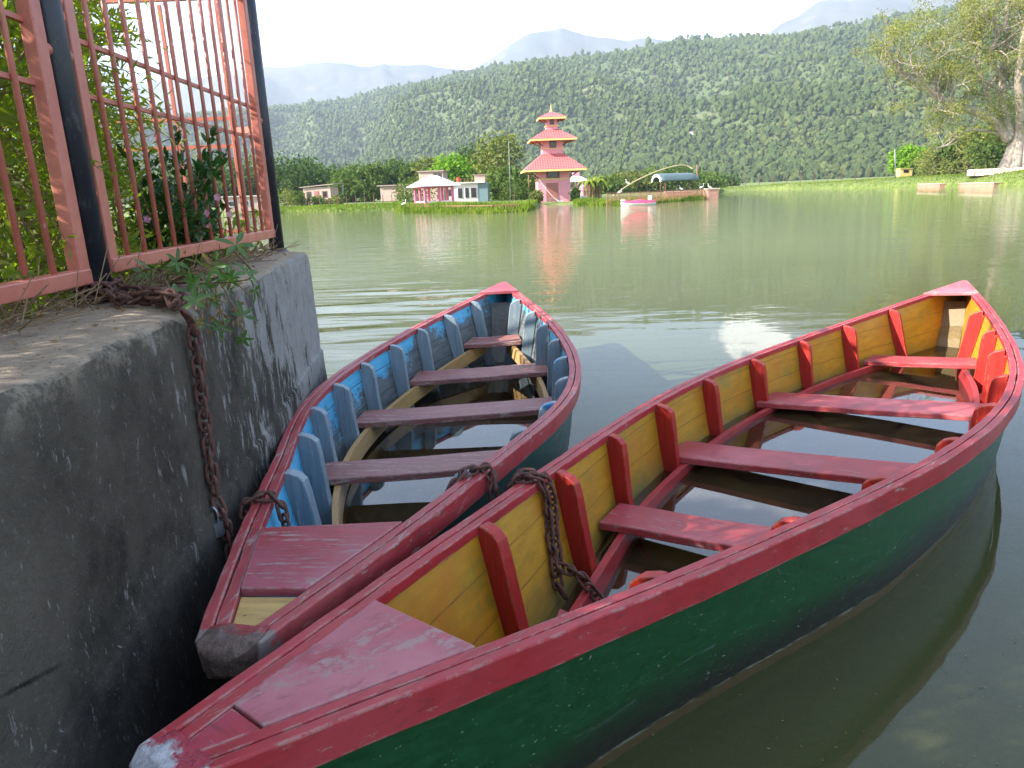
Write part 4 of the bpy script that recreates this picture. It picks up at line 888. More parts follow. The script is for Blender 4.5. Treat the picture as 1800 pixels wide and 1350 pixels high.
# ---------------------------------------------------------------- temple
p = at(974, 358, 71); TX, TY = p.x, 71.2+1.5
root = empty('pagoda_temple', (TX, TY, -.08), .035, 'pink three-tiered pagoda temple with red tiled roofs standing at the water edge', 'temple')
hw = 1.55
MB().box((0, 0, 1.15), (3.1, 3.1, 2.3)).build('lower_wall', M['pink_wall'], root); MB().box((0, 0, 3.0), (3.0, 3.0, 1.5)).build('upper_wall', M['pink_wall'], root)
MB().box((0, 0, 2.36), (3.25, 3.25, .12)).build('gold_band', M['gold_trim'], root)
MB().box((-.2, -1.56, 1.0), (1.15, .08, 2.0)).build('door', M['door_wood'], root)
f = MB().box((-.1, -1.52, 2.85), (1.25, .1, .85)).build('window', M['dark_wood'], root); MB().box((-.1, -1.58, 2.85), (.95, .04, .65)).build('pane', M['glass_dark'], f)
def tier(z, wroof, wtop, rise, wallw):
    rf = MB().pyramid((0, 0, z), wroof, wroof, rise, wtop, wtop, .1).build('roof', M['tiles'], root)
    t = MB()
    for sx, sy, a, b in ((0, -1, wroof, .05), (0, 1, wroof, .05), (-1, 0, .05, wroof), (1, 0, .05, wroof)): t.box((sx*wroof/2, sy*wroof/2, z-.03), (a+.06, b+.06, .17))
    t.build('eave_trim', M['gold_trim'], rf)
    for sx in (-1, 1):
        for sy in (-1, 1):
            for k in (0,):
                a = (sx*wallw/2*(1 if k != 1 else .45), sy*wallw/2*(1 if k != 2 else .45), z-.72*wroof/6); b = (sx*wroof*.42*(1 if k != 1 else .62), sy*wroof*.42*(1 if k != 2 else .62), z-.02)
                MB().bar(a, b, .07, .1).build('roof_strut', M['dark_wood'], root)
tier(3.15, 5.8, 2.05, 1.55, 3.0)
MB().box((0, 0, 5.0), (2.0, 2.0, .9)).build('middle_wall', M['pink_wall'], root); MB().box((0, 0, 5.5), (1.95, 1.95, .8)).build('middle_wall', M['pink_wall'], root); MB().box((0, 0, 5.18), (2.1, 2.1, .08)).build('gold_band', M['gold_trim'], root)
f = MB().box((0, -1.0, 5.55), (.62, .08, .65)).build('window', M['dark_wood'], root); MB().box((0, -1.05, 5.55), (.42, .04, .5)).build('pane', M['glass_dark'], f)
tier(5.95, 4.3, 1.15, 1.0, 1.95)
MB().box((0, 0, 7.1), (1.1, 1.1, .5)).build('top_wall', M['pink_wall'], root); MB().box((0, 0, 7.55), (1.05, 1.05, .7)).build('top_wall', M['pink_wall'], root); MB().box((0, 0, 7.25), (1.25, 1.25, .09)).build('gold_band', M['gold_trim'], root)
f = MB().box((0, -.54, 7.6), (.38, .06, .45)).build('window', M['dark_wood'], root); MB().box((0, -.58, 7.6), (.24, .04, .34)).build('pane', M['glass_dark'], f)
tier(7.92, 2.55, .12, .68, 1.05)
fin = MB(); fin.tube([(0, 0, 8.5), (0, 0, 8.62), (0, 0, 8.7), (0, 0, 8.85), (0, 0, 9.3)], [.16, .17, .08, .07, .015], 10); fin.build('finial', M['gold_trim'], root, smooth=True)
st_ = MB()
for x in (-.5, .5): st_.tube([(x, -2.2, 0), (x, -2.2, .55)], .04, 6)
st_.bar((-.9, -2.2, .55), (.9, -2.2, .55), .05); st_.bar((-.9, -2.2, .3), (.9, -2.2, .3), .04); st_.build('step_railing', M['grey_metal'], root)
MB().box((0, -1.9, .02), (3.3, .8, .3)).build('plinth', M['pale_stone'], root)

# ---------------------------------------------------------------- pavilions, houses
def place(px, py, Y, dz=0): q = at(px, py, Y); return q
def g0(x, y): return float(gz(np.array(float(x)), np.array(float(y))))
q = at(764, 362, 57.5); root = empty('pavilion', (q.x, 57.5, .42), .45, 'open pavilion with pink posts and a pale pyramid roof on the left spit', 'pavilion')
for i in range(3):
    for j in range(3):
        if i == 1 and j == 1: continue
        MB().box(((i-1)*1.12, (j-1)*1.12, .7), (.17, .17, 1.5)).build('post', M['pink_post'], root)
MB().pyramid((0, 0, 1.42), 3.3, 3.3, .85, .5, .05, .05).build('roof', M['roof_white'], root)
for s in ((0, -1), (0, 1), (-1, 0), (1, 0)):
    d = (2.2, .06, .1) if s[0] == 0 else (.06, 2.2, .1); MB().box((s[0]*1.12, s[1]*1.12, 1.37), tuple(k*1.02 for k in d)).build('beam', M['pink_post'], root); MB().box((s[0]*1.12, s[1]*1.12, .3), d).build('bench_rail', M['white_paint'], root)
MB().box((0, 0, -.12), (2.7, 2.7, .3)).build('floor_slab', M['pink_wall'], root)
q = at(1011, 335, 84); root = empty('pavilion', (q.x, 84, g0(q.x, 84)), .1, 'pale roofed pavilion half hidden behind the right side of the temple', 'pavilion')
MB().pyramid((0, 0, 1.9), 3.1, 2.6, .75, .5, .3, .06).build('roof', M['roof_white'], root); MB().box((.1, 0, 2.75), (.7, .7, .35)).build('roof_lantern', M['pink_wall'], root)
for x in (-1.2, 0, 1.2):
    for y in (-1., 1.): MB().box((x, y, .95), (.16, .16, 1.9)).build('post', M['pink_post'], root)
# white house with teal side
q = at(822, 350, 80); root = empty('flat_roofed_house', (q.x, 80, g0(q.x, 80)), -.03, 'flat-roofed white house with teal side wall beside the left pavilion', 'house'); root.scale = (.70, .8, .70)
MB().box((-.5, 0, 1.35), (4.6, 4, 2.7)).build('wall', M['white_wall'], root); MB().box((2.55, .05, 1.38), (1.5, 4.0, 2.76)).build('wall', M['teal_wall'], root)['label'] = 'teal side wall'
MB().box((-.3, -.1, 2.82), (6.4, 4.6, .16)).build('roof', M['white_wall'], root)
for x, wd in ((-.9, .8), (.15, .7), (1.15, .95)):
    f = MB().box((x, -2.03, 1.35), (wd, .06, 1.6)).build('window', M['white_paint'], root); MB().box((x, -2.07, 1.35), (wd-.12, .04, 1.45)).build('pane', M['glass_dark'], f)
f = MB().box((-2.5, -2.03, 1.5), (.6, .06, 1.0)).build('window', M['grey_metal'], root); MB().box((-2.5, -2.07, 1.5), (.45, .04, .85)).build('pane', M['glass_dark'], f)
MB().box((2.1, -.5, 3.4), (1.6, 1.6, 1.0)).build('roof_room', M['mud_wall'], root); MB().box((2.1, -.5, 3.93), (1.9, 1.9, .07)).build('roof', M['tin_roof'], root)
rl = MB()
for x in np.linspace(-3.2, .9, 9): rl.tube([(x, -1.9, 2.9), (x, -1.9, 3.4)], .025, 5)
rl.bar((-3.2, -1.9, 3.4), (.9, -1.9, 3.4), .04); rl.build('roof_railing', M['rust_rail'], root)
MB().tube([(-1.1, -1.4, 3.0), (-1.1, -1.4, 3.65)], .26, 10).build('red_tank', M['red_cloth'], root)
q = at(764, 345, 88); root = empty('brick_house', (q.x, 88, g0(q.x, 88)), -.12, 'bare brick upper storey rising behind the left pavilion roof', 'house'); root.scale = (.68, .8, .80)
MB().box((0, 0, 2.1), (4.2, 3.4, 4.2)).build('wall', M['mud_wall'], root); MB().box((0, 0, 4.26), (4.7, 3.9, .14)).build('roof', M['tin_roof'], root)
for x in (.75, 1.55): f = MB().box((x, -1.72, 3.6), (.62, .06, .8)).build('window', M['dark_wood'], root); MB().box((x, -1.76, 3.6), (.5, .04, .68)).build('pane', M['glass_dark'], f)
q = at(566, 355, 92); root = empty('small_cottage', (q.x, 92, g0(q.x, 92)+.15), -.55+.4, 'low whitewashed cottage with two windows and a tin roof left of the trees', 'house')
MB().box((0, 0, .95), (3.5, 2.6, 2.0)).build('wall', M['mud_wall'], root)
MB().add([(-2.1, -1.6, 1.95), (2.3, -1.6, 2.2), (2.3, 1.7, 2.35), (-2.1, 1.7, 2.1), (-2.1, -1.6, 2.03), (2.3, -1.6, 2.28), (2.3, 1.7, 2.43), (-2.1, 1.7, 2.18)], [(0, 1, 2, 3), (4, 5, 6, 7), (0, 1, 5, 4), (1, 2, 6, 5), (2, 3, 7, 6), (3, 0, 4, 7)]).build('roof', M['tin_roof'], root)
for x in (-1.05, 1.0): f = MB().box((x, -1.32, 1.1), (.6, .06, .75)).build('window', M['dark_wood'], root); MB().box((x, -1.36, 1.1), (.4, .04, .55)).build('pane', M['glass_dark'], f)
MB().box((-.05, -1.33, .8), (.55, .06, 1.4)).build('door', M['door_wood'], root)
q = at(706, 350, 100); root = empty('small_cottage', (q.x, 100, g0(q.x, 100)+.1), -.1, 'pinkish brick cottage half hidden by shrubs left of the pavilion', 'house')
MB().box((0, 0, .9), (5, 2.6, 1.9)).build('wall', M['mud_wall'], root); MB().box((.1, 0, 1.95), (5.9, 3.3, .12)).build('roof', M['tin_roof'], root); MB().box((.2, -1.32, .8), (.7, .06, 1.4)).build('door', M['door_wood'], root)
q = at(1588, 310, 104); root = empty('yellow_hut', (q.x, 104, g0(q.x, 104)-.1), 0, 'small yellow hut with a dark opening on the right bank', 'hut')
MB().box((0, 0, .62), (1.7, 1.3, 1.35)).build('wall', M['yellow_hut'], root); MB().box((0, 0, 1.32), (1.9, 1.5, .08)).build('roof', M['yellow_hut'], root); MB().box((-.05, -.67, .95), (.7, .05, .35)).build('window', M['glass_dark'], root)
q = at(425, 355, 70); root = empty('flat_roofed_house', (q.x, 72, g0(q.x, 72)), .1, 'low pinkish flat-roofed house seen through the fence bars', 'house'); root.scale = (.75, .8, .62)
MB().box((0, 0, 1.1), (6, 3, 2.2)).build('wall', M['mud_wall'], root); MB().box((0, 0, 2.26), (6.6, 3.6, .14)).build('roof', M['white_wall'], root)
for x in (-1.8, 0, 1.8): f = MB().box((x, -1.52, 1.2), (.8, .06, .9)).build('window', M['white_paint'], root); MB().box((x, -1.56, 1.2), (.6, .04, .7)).build('pane', M['glass_dark'], f)
for (px, py, Y, lab) in ((1215, 236, 640, 'tiny farmhouse on an earthen terrace above the bamboo arch'), (1197, 281, 520, 'tiny pale farmhouse on the hillside just above the bamboo arch')):
    u_ = at(px, py, Y).x/Y; d = ray(px, py)
    for Yt in np.linspace(380, 1200, 400):
        if float(hz_(np.array(d.x/d.y), np.array(Yt))) > EYE+d.z/d.y*Yt: break
    q = at(px, py, Yt-4); root = empty('farmhouse', (q.x, q.y, q.z-1.5), random.uniform(-.4, .4), lab, 'house', None); s = Yt/1100
    MB().box((0, 0, 2*s), (7*s, 4.5*s, 5*s)).build('wall', M['white_wall'], root); MB().pyramid((0, 0, 4.5*s), 8*s, 5.5*s, 1.8*s, 5*s, .1, .15).build('roof', M['tin_roof'], root)
# white landslip slab and brick landing on the right bank
q = at(1775, 300, 80); root = empty('stone_platform', (q.x, 80, g0(q.x, 80)), .05, 'pale stone platform round the foot of the giant tree', 'platform')
rw = []
for k, (rr, z) in enumerate(((1, -.3), (1.0, .28), (.97, .36), (.0, .36))):
    rw.append([(rr*(4.2+.2*math.sin(a*5))*math.cos(a), rr*(2.6+.15*math.sin(a*3))*math.sin(a), z+.03*math.sin(a*7)) for a in np.linspace(0, 2*math.pi, 33)])
MB().grid(rw).build('slab', M['pale_stone'], root)
for (xa, xb, Y, lab, hh) in ((1614, 1653, 89, 'pale brick landing block at the waterline, left one on the right bank', .55), (1686, 1748, 79.3, 'long pale brick landing wall at the waterline, right one on the right bank', .55)):
    a = at(xa, 330, Y); b = at(xb, 328, Y-5); root = empty('brick_landing', ((a.x+b.x)/2, (a.y+b.y)/2, 0), math.atan2(b.y-a.y, b.x-a.x), lab, 'wall'); L = (b-a).length
    MB().box((0, 1.0, .08), (L, 2.2, .55)).build('wall', M['brick'], root, bevel=.03); MB().box((0, 1.0, .37), (L+.1, 2.3, .06)).build('coping', M['pale_stone'], root)
# gazebo with barrel roof
q = at(1186, 341, 66); root = empty('gazebo', (q.x, 66, .0), .15, 'small gazebo with a dark teal barrel roof and white end on the right spit', 'gazebo')
for x in (-1.1, 1.05):
    for y in (-.6, .6): MB().tube([(x, y, .0), (x, y, 1.75)], .055, 8).build('post', M['dark_wood'], root)
rw = []
for x in np.linspace(-1.75, 1.9, 9):
    e = 1-.35*max(0, (x-1.2)/.7)**2; rw.append([(x, -1.15*math.cos(a)*e, 1.62+.62*math.sin(a)*e) for a in np.linspace(0, math.pi, 13)])
rf = MB().grid(rw).build('roof', M['teal_roof'], root, smooth=True, norm=False); sd = rf.modifiers.new('s', 'SOLIDIFY'); sd.thickness = .07
arc = [(-1.78, -1.2*math.cos(a), 1.6+.68*math.sin(a)) for a in np.linspace(0, math.pi, 13)]; inn = [(-1.78, -.95*math.cos(a), 1.6+.45*math.sin(a)) for a in np.linspace(0, math.pi, 13)]
MB().grid([arc, inn]).build('arch_trim', M['white_paint'], rf, norm=False).modifiers.new('s', 'SOLIDIFY').thickness = .08
MB().box((0, 0, .05), (3.2, 1.9, .25)).build('floor_slab', M['pale_stone'], root)
# railings on the two spits
def railing(pts, label, hgt, step, name='railing'):
    o = Vector(pts[0]); root = empty(name, o, 0, label, 'railing'); P = resample(pts, step); m_ = MB()
    for k, p_ in enumerate(P): m_.tube([(p_-o)+Vector((0, 0, -.35)), (p_-o)+Vector((0, 0, hgt))], .022 if k % 8 else .04, 5)
    m_.build('bars', M['rust_rail'], root); t = MB()
    for a, b in zip(pts[:-1], pts[1:]): t.bar(Vector(a)-o+Vector((0, 0, hgt)), Vector(b)-o+Vector((0, 0, hgt)), .06)
    t.build('top_rail', M['rust_rail'], root)
def zc(px, py, Y): q = at(px, py, Y); return Vector((q.x, q.y, 0))
railing([zc(1066, 0, 52.5), zc(1120, 0, 54.5), zc(1185, 0, 58.5), zc(1256, 0, 64)], 'rusty iron railing with many thin bars round the right spit', .88, .16)
railing([zc(700, 0, 56), zc(775, 0, 50), zc(850, 0, 46.5), zc(897, 0, 46.5)], 'rusty iron railing with thin bars standing in reeds in front of the left pavilion', .45, .17)
q = at(1240, 345, 62.5); root = empty('brick_pier', (at(1252, 345, 62.5).x, 63, 0), .1, 'reddish brick pier end at the tip of the right spit', 'pier'); MB().box((0, 0, .25), (.95, 1.2, 1.2)).build('wall', M['brick'], root, bevel=.03); MB().box((0, 0, .87), (1.1, 1.3, .07)).build('coping', M['pale_stone'], root)
q = at(1150, 352, 59); root = empty('low_brick_wall', (at(1196, 345, 63).x, 63.6, 0), .05, 'low dark brick wall under the gazebo at the waterline', 'wall'); MB().box((0, 0, .35), (2.3, .5, .75)).build('wall', M['brick'], root, bevel=.03); MB().box((0, 0, .75), (2.45, .6, .07)).build('coping', M['pale_stone'], root)
# paddle boat
q = at(1122, 355, 51.5); root = empty('pedal_boat', (q.x, 51.5, 0), .05, 'pink and white pedal boat moored in front of the right spit', 'boat'); root.scale = (.87, .87, .87)
rw = []
for t in np.linspace(-1, 1, 17):
    hb = .62*(1-abs(t)**3.2)+.04; z1 = .15+.12*t*t*(1 if t < 0 else .6); rw.append([(t*1.45, -hb, z1), (t*1.42, -hb*.8, -.08), (t*1.42, hb*.8, -.08), (t*1.45, hb, z1)])
MB().grid(rw).build('hull', M['white_paint'], root, smooth=True)
rw = []
for t in np.linspace(-.96, .96, 17):
    hb = .56*(1-abs(t)**3)+.03; z1 = .16+.13*t*t*(1 if t < 0 else .6); c_ = .12*math.exp(-((t-.1)/.35)**2); rw.append([(t*1.45, -hb, z1), (t*1.45, -hb*.75, z1+.17+c_), (t*1.45, hb*.75, z1+.17+c_), (t*1.45, hb, z1)])
MB().grid(rw).build('deck', M['boat_pink'], root, smooth=True); MB().box((.95, 0, .55), (.22, .5, .35)).build('seat_back', M['white_paint'], root, bevel=.05); MB().box((-1.25, 0, .42), (.35, .3, .12)).build('bow_cap', M['white_paint'], root, bevel=.04)
# bamboo arch and poles
def pole(name, label, pts, r=.035, m='bamboo', cat='pole', group=None):
    o = Vector(pts[0]); o.z = 0 if o.z < 3 else o.z; mm = MB().tube([Vector(p)-o for p in (smoothp(pts, 5) if len(pts) > 2 else pts)], r, 6).build(name, M[m], smooth=True); mm.location = o; tag(mm, label, cat, group)
pole('bamboo_arch', 'long pale bamboo pole bent in an arch from the right spit over the gazebo', [at(1078, 344, 60), at(1110, 322, 61), at(1150, 303, 62), at(1185, 292, 63), at(1205, 291, 64), at(1218, 297, 64)], .05)
pole('bamboo_pole', 'tall thin dark bamboo pole leaning right beside the banana plants', [at(1081, 343, 60), at(1095, 270, 60), at(1117, 194, 60)], .03, 'leaf_dark')
pole('utility_pole', 'tall thin pale pole left of the temple', [at(898, 372, 55), at(894, 248, 55)], .02, 'grey_metal')
pole('utility_pole', 'short rusty pole just left of the temple behind the grass', [at(930, 345, 80), at(929, 303, 80)], .06, 'rust_rail')
pole('utility_pole', 'thin rusty pole right of the barrel-roofed gazebo', [at(1226, 340, 66), at(1225, 289, 66)], .05, 'rust_rail')
pole('utility_pole', 'thin grey pole left of the yellow hut', [at(1574, 313, 88), at(1573, 262, 88)], .06, 'grey_metal')
pole('utility_pole', 'grey pole beside the whitewashed cottage', [at(603, 352, 92), at(603, 325, 92)], .07, 'grey_metal')
# pale garland on the temple, its diagonal also drawing in the edge of sunlight
o = at(948, 316, 68.5); pts = smoothp([at(948, 316, 68.5), at(965, 338, 68), at(980, 352, 67.6), at(990, 352, 67.6)], 6); bn = MB()
bn.tube([p_-o for p_ in pts], .01, 4)
for p_ in pts[::1]: bn.add([p_-o+Vector((-.02, .01, 0)), p_-o+Vector((.02, .01, 0)), p_-o+Vector((.015, -.02, -.09)), p_-o+Vector((-.015, -.02, -.08))], [(0, 1, 2, 3)])
b_ = bn.build('garland_sun_edge', M['white_paint']); b_.location = o; tag(b_, 'pale garland across the temple front, also drawn as its diagonal sunlight edge', 'garland_sun_edge')
# pink draped statue between temple and banana plants
q = at(1025, 356, 68); root = empty('statue', (q.x, 68, .0), 0, 'small standing statue draped in pink cloth between temple and banana plants', 'statue')
MB().box((0, 0, .3), (.5, .5, .7)).build('pedestal', M['teal_wall'], root)
rw = []
for z, r1 in ((.6, .2), (.7, .22), (1.1, .16), (1.35, .2), (1.5, .21), (1.6, .1), (1.65, .07)): rw.append([(r1*math.cos(a)*1.1, r1*math.sin(a)*.75, z) for a in np.linspace(0, 2*math.pi, 13)])
MB().grid(rw).build('robe', M['pink_wall'], root, smooth=True)
rw = []
for z, r1 in ((1.62, .05), (1.68, .09), (1.76, .11), (1.86, .09), (1.93, .03)): rw.append([(r1*math.cos(a), r1*math.sin(a), z) for a in np.linspace(0, 2*math.pi, 11)])
MB().grid(rw).build('head', M['pink_post'], root, smooth=True)
for sx in (-1, 1): MB().tube([(sx*.2, 0, 1.48), (sx*.3, -.05, 1.2), (sx*.18, -.2, 1.12)], [.05, .045, .035], 6).build('arm', M['pink_wall'], root, smooth=True)
# egrets
def egret():
    root = empty('egret', (0, 0, 0)); b = MB(); rw = []
    for t in np.linspace(-1, 1, 9):
        r1 = .085*math.sqrt(max(0, 1-t*t))+.004; rw.append([(t*.2, r1*math.cos(a), .34+t*.07+r1*math.sin(a)) for a in np.linspace(0, 2*math.pi, 11)])
    b.grid(rw); b.tube(smoothp([(.16, 0, .4), (.22, 0, .5), (.17, 0, .58), (.2, 0, .66)], 3), .022, 6); b.tube([(.18, 0, .665), (.25, 0, .675)], .028, 6); b.build('body', M['egret'], root, smooth=True)
    MB().tube([(.25, 0, .675), (.33, 0, .665)], [.012, .003], 5).build('beak', M['gold_trim'], root)
    for s in (-1, 1): MB().tube([(0, s*.03, 0), (.02, s*.03, .16), (0, s*.03, .3)], .008, 5).build('leg', M['dark_wood'], root)
    return root
eg = egret()
spots = [(1104, 324, 61, 'white egret perched on the rising part of the bamboo arch'), (1233, 331, 64, 'white egret on the brick pier, left one of the two'), (1248, 331, 64, 'white egret on the brick pier, right one of the two'), (1198, 334, 65, 'white egret on the railing below the gazebo'), (1089, 341, 60.2, 'white egret at the left foot of the bamboo arch'), (710, 361, 55, 'white egret on the left end of the reedy spit')]
for i, (px, py, Y, lab) in enumerate(spots):
    o = eg if i == 0 else copy_tree(eg); q = at(px, py+4, Y); o.location = q; o.rotation_euler = (0, 0, random.choice((0, 3.1, .5))); o.scale = (.85,)*3; tag(o, lab, 'bird', 'white egrets round the spits')
# fence posts along the banks
def field_post(x, y, lab, grp, h=1.15):
    o = MB().tube([(0, 0, -.2), (.01, 0, h*.5), (0, 0, h)], [.05, .045, .04], 6).build('field_post', M['dark_wood']); o.location = (x, y, g0(x, y)); tag(o, lab, 'post', grp)
for k, px in enumerate(range(1262, 1545, 24)):
    Y = float(np.interp(px, [1262, 1545], [150, 100])); q = at(px, 330, Y); field_post(q.x, Y, 'thin dark post of the wire fence on the green dike right of the gazebo', 'wire fence posts on the green dike', 1.7)
for k, px in enumerate(range(560, 690, 16)):
    q = at(px, 355, 84); field_post(q.x, 84.5, 'grey post of the wire fence on the bank left of the pavilion', 'wire fence posts on the left bank', .95)

# ---------------------------------------------------------------- trees on the far bank
LT = [  # px centre, top y px, Y, width m, material, shape, label
 (505, 283, 120, 15, 'leaf_dark', 'round', 'broad dark green tree directly right of the far black post'),
 (545, 292, 125, 11, 'leaf_mid', 'round', 'rounded green tree behind the whitewashed cottage'),
 (578, 303, 118, 11, 'leaf_dark', 'round', 'dark low tree right behind the cottage roof'),
 (618, 300, 112, 9, 'leaf_mid', 'round', 'leafy green tree right of the whitewashed cottage'),
 (647, 290, 108, 6, 'leaf_mid', 'tall', 'tall narrow green tree between the two cottages'),
 (672, 298, 125, 8, 'leaf_dark', 'tall', 'pale slim tree behind the second cottage'),
 (694, 284, 140, 8, 'leaf_mid', 'tall', 'tall slender tree above the second cottage'),
 (725, 288, 120, 6, 'leaf_mid', 'tall', 'slim upright tree left of the brick upper storey'),
 (762, 282, 115, 9, 'leaf_olive', 'round', 'olive tree rising behind the brick upper storey'),
 (793, 275, 112, 8, 'leaf_bright', 'round', 'bright round tree behind the flat-roofed white house'),
 (826, 262, 118, 8, 'leaf_dark', 'tall', 'dark tall tree behind the roof room of the white house'),
 (872, 242, 98, 8.5, 'leaf_olive', 'tall', 'tallest olive green tree left of the temple'),
 (893, 300, 85, 6.5, 'leaf_mid', 'round', 'dense green shrubby tree between the white house and the temple'),
 (918, 308, 95, 5, 'leaf_mid', 'round', 'small green tree touching the left side of the temple'),
 (1060, 318, 120, 9, 'leaf_mid', 'round', 'green tree behind the banana plants'),
 (1100, 308, 130, 9, 'leaf_olive', 'round', 'olive tree under the rising part of the bamboo arch'),
 (1145, 304, 135, 9, 'leaf_mid', 'round', 'green tree left of the gazebo roof'),
 (1186, 298, 130, 10, 'leaf_mid', 'round', 'green tree directly behind the gazebo roof'),
 (1235, 312, 150, 11, 'leaf_mid', 'round', 'low tree right of the gazebo'),
 (1275, 318, 190, 11, 'leaf_dark', 'round', 'low dark tree at the left end of the green dike'),
 (1598, 262, 112, 6, 'leaf_bright', 'round', 'small bright lime green tree beside the yellow hut'),
 (1628, 282, 110, 6, 'leaf_dark', 'round', 'greyish low tree right of the lime green tree'),
 (1655, 255, 100, 6, 'leaf_mid', 'round', 'dark green shrubby tree at the left edge of the grove'),
 (1690, 235, 100, 7.5, 'leaf_olive', 'round', 'olive tree in the grove left of the giant tree'),
 (1722, 225, 98, 7.5, 'leaf_olive', 'round', 'pale stemmed tree in the middle of the grove'),
 (1750, 238, 92, 6, 'leaf_mid', 'round', 'dark leafed tree just left of the giant trunk'),
 (1840, 225, 95, 10, 'leaf_olive', 'round', 'olive tree behind the giant tree at the right picture edge'),
 (380, 300, 120, 16, 'leaf_dark', 'round', 'dark tree on the far bank seen through the fence bars'),
 (430, 290, 125, 14, 'leaf_mid', 'round', 'green tree on the far bank left of the far black post'),
 (330, 305, 120, 14, 'leaf_mid', 'round', 'leftmost far tree glimpsed between the fence bars'),
]
for px, ty, Y, wd, m_, shp, lab in LT:
    q = at(px, ty, Y); z0 = g0(q.x, Y); h = q.z-z0
    tree('tree', lab, q.x, Y, h, wd, m_, n=int(1500+min(3000, h*wd*22)), ls=.30+.0022*Y, shape=shp, trunk=.12 if shp == 'round' else .18, group=None, nb=max(16, int(h*2.2)), bark='bark_pale' if 1680 < px < 1760 else 'bark')
# shrubs
SH = [(500, 348, 84.5, 5, 1.9, 'leaf_olive', 'yellowish shrub at the waterline right of the far black post'), (530, 350, 86, 3, 1.5, 'leaf_mid', 'shrub in front of the left end of the cottage'), (560, 357, 86, 2.4, 1.0, 'leaf_mid', 'low shrub under the cottage window'), (590, 355, 86, 2.5, 1.1, 'leaf_olive', 'low shrub under the right cottage window'),
 (735, 338, 76, 5, 2.2, 'leaf_mid', 'leafy shrub left behind the pavilion'), (716, 340, 80, 4, 2.0, 'leaf_mid', 'shrub in front of the second cottage'), (905, 335, 78, 4, 2.2, 'leaf_mid', 'shrub right of the teal house wall'), (1013, 346, 69.5, 1.3, 1.2, 'leaf_dark', 'small round dark bush at the right foot of the temple'), (944, 356, 67.5, 1.4, 1.0, 'leaf_olive', 'tuft of weeds at the left foot of the temple'),
 (1640, 292, 98, 6, 2.0, 'leaf_olive', 'scrub on the bank above the brick landing block'), (1700, 288, 92, 8, 2.0, 'leaf_olive', 'tall scrub under the grove left of the giant tree')]
for px, py, Y, wd, h, m_, lab in SH:
    q = at(px, py, Y); tree('shrub', lab, q.x, Y, h, wd, m_, cat='shrub', n=900, ls=.22, trunk=.02, nb=14)
# banana clump
for k, (px, Y, h) in enumerate(((1036, 67, 2.6), (1045, 68, 3.0), (1053, 67.5, 2.7))):
    q = at(px, 355, Y); root = empty('banana_plant', (q.x, Y, .1), k*1.3, ['left banana plant of the clump beside the temple', 'tallest middle banana plant of the clump beside the temple', 'right banana plant of the clump with dry hanging leaves'][k], 'plant', None)
    MB().tube([(0, 0, -.2), (.05, 0, h*.4), (0, 0, h*.62)], [.13, .1, .07], 8).build('stem', M['bark'], root, smooth=True); lm = MB()
    for j in range(11):
        a = j*2.4; L = random.uniform(1.1, 1.7); rw = []
        for t in np.linspace(0, 1, 7):
            r1 = L*t*.75; z = h*.6+L*(t*.95-t*t*(.75+.06*j)); wd = .2*math.sin(math.pi*min(1, .1+t*.88))
            c = Vector((r1*math.cos(a), r1*math.sin(a), z)); s = Vector((-math.sin(a), math.cos(a), 0)); rw.append([c+s*wd+Vector((0, 0, -.05)), c, c-s*wd+Vector((0, 0, -.05))])
        lm.grid(rw)
    lm.build('leaves', M['leaf_banana'], root, norm=False)
    dm = MB()
    for j in range(9):
        a = j*.7; dm.tube([(.08*math.cos(a), .08*math.sin(a), h*.6), (.22*math.cos(a), .22*math.sin(a), h*.4), (.2*math.cos(a), .2*math.sin(a), .1)], [.04, .05, .02], 4)
    dm.build('dry_leaves', M['leaf_dry'], root)
# reeds and grass along the waterline
def reeds(name, lab, pxa, pxb, Y0, Y1, n, h):
    px = RG.uniform(pxa, pxb, n); Yv = RG.uniform(0, 1, n)
    P = []
    for a, b in zip(px, Yv):
        q = at(a, 350, 60); u_ = q.x/60; an = math.atan(u_); r0 = float(rshore(an)); r = r0-.5+b*(Y1-Y0); P.append((r*math.sin(an), r*math.cos(an), 0))
    P = np.array(P); P[:, 2] = gz(P[:, 0], P[:, 1])-.05; hh = RG.uniform(.4, 1.1, n)*h; ln = RG.standard_normal((n, 3))*.28*hh[:, None]; ln[:, 2] = hh
    wv = RG.standard_normal((n, 3)); wv[:, 2] = 0; wv /= np.linalg.norm(wv, axis=1)[:, None]; wv *= .03+.02*RG.random((n, 1)); mid = P+ln*.55
    V = np.stack([P-wv, P+wv, mid+wv*.9, P+ln, mid-wv*.9], 1).reshape(-1, 3); F = np.arange(n*5).reshape(n, 5)
    tag(npmesh(name, V, F, M['grass_blade']), lab, 'grass', kind='stuff')
reeds('reeds', 'bright yellow green reeds and grass round the left spit', 690, 940, .2, 6, 7000, .42)
reeds('reeds', 'reeds between the temple and the right spit', 1008, 1062, 0, 4, 1500, .4)
reeds('reeds', 'green reeds along the right spit below the gazebo', 1062, 1262, .3, 4, 3800, .38)
reeds('bank_grass', 'short bright grass along the left bank', 440, 700, .2, 7, 5000, .26)
reeds('bank_grass', 'short grass along the right bank and dike', 1262, 1830, .5, 10, 7000, .22)

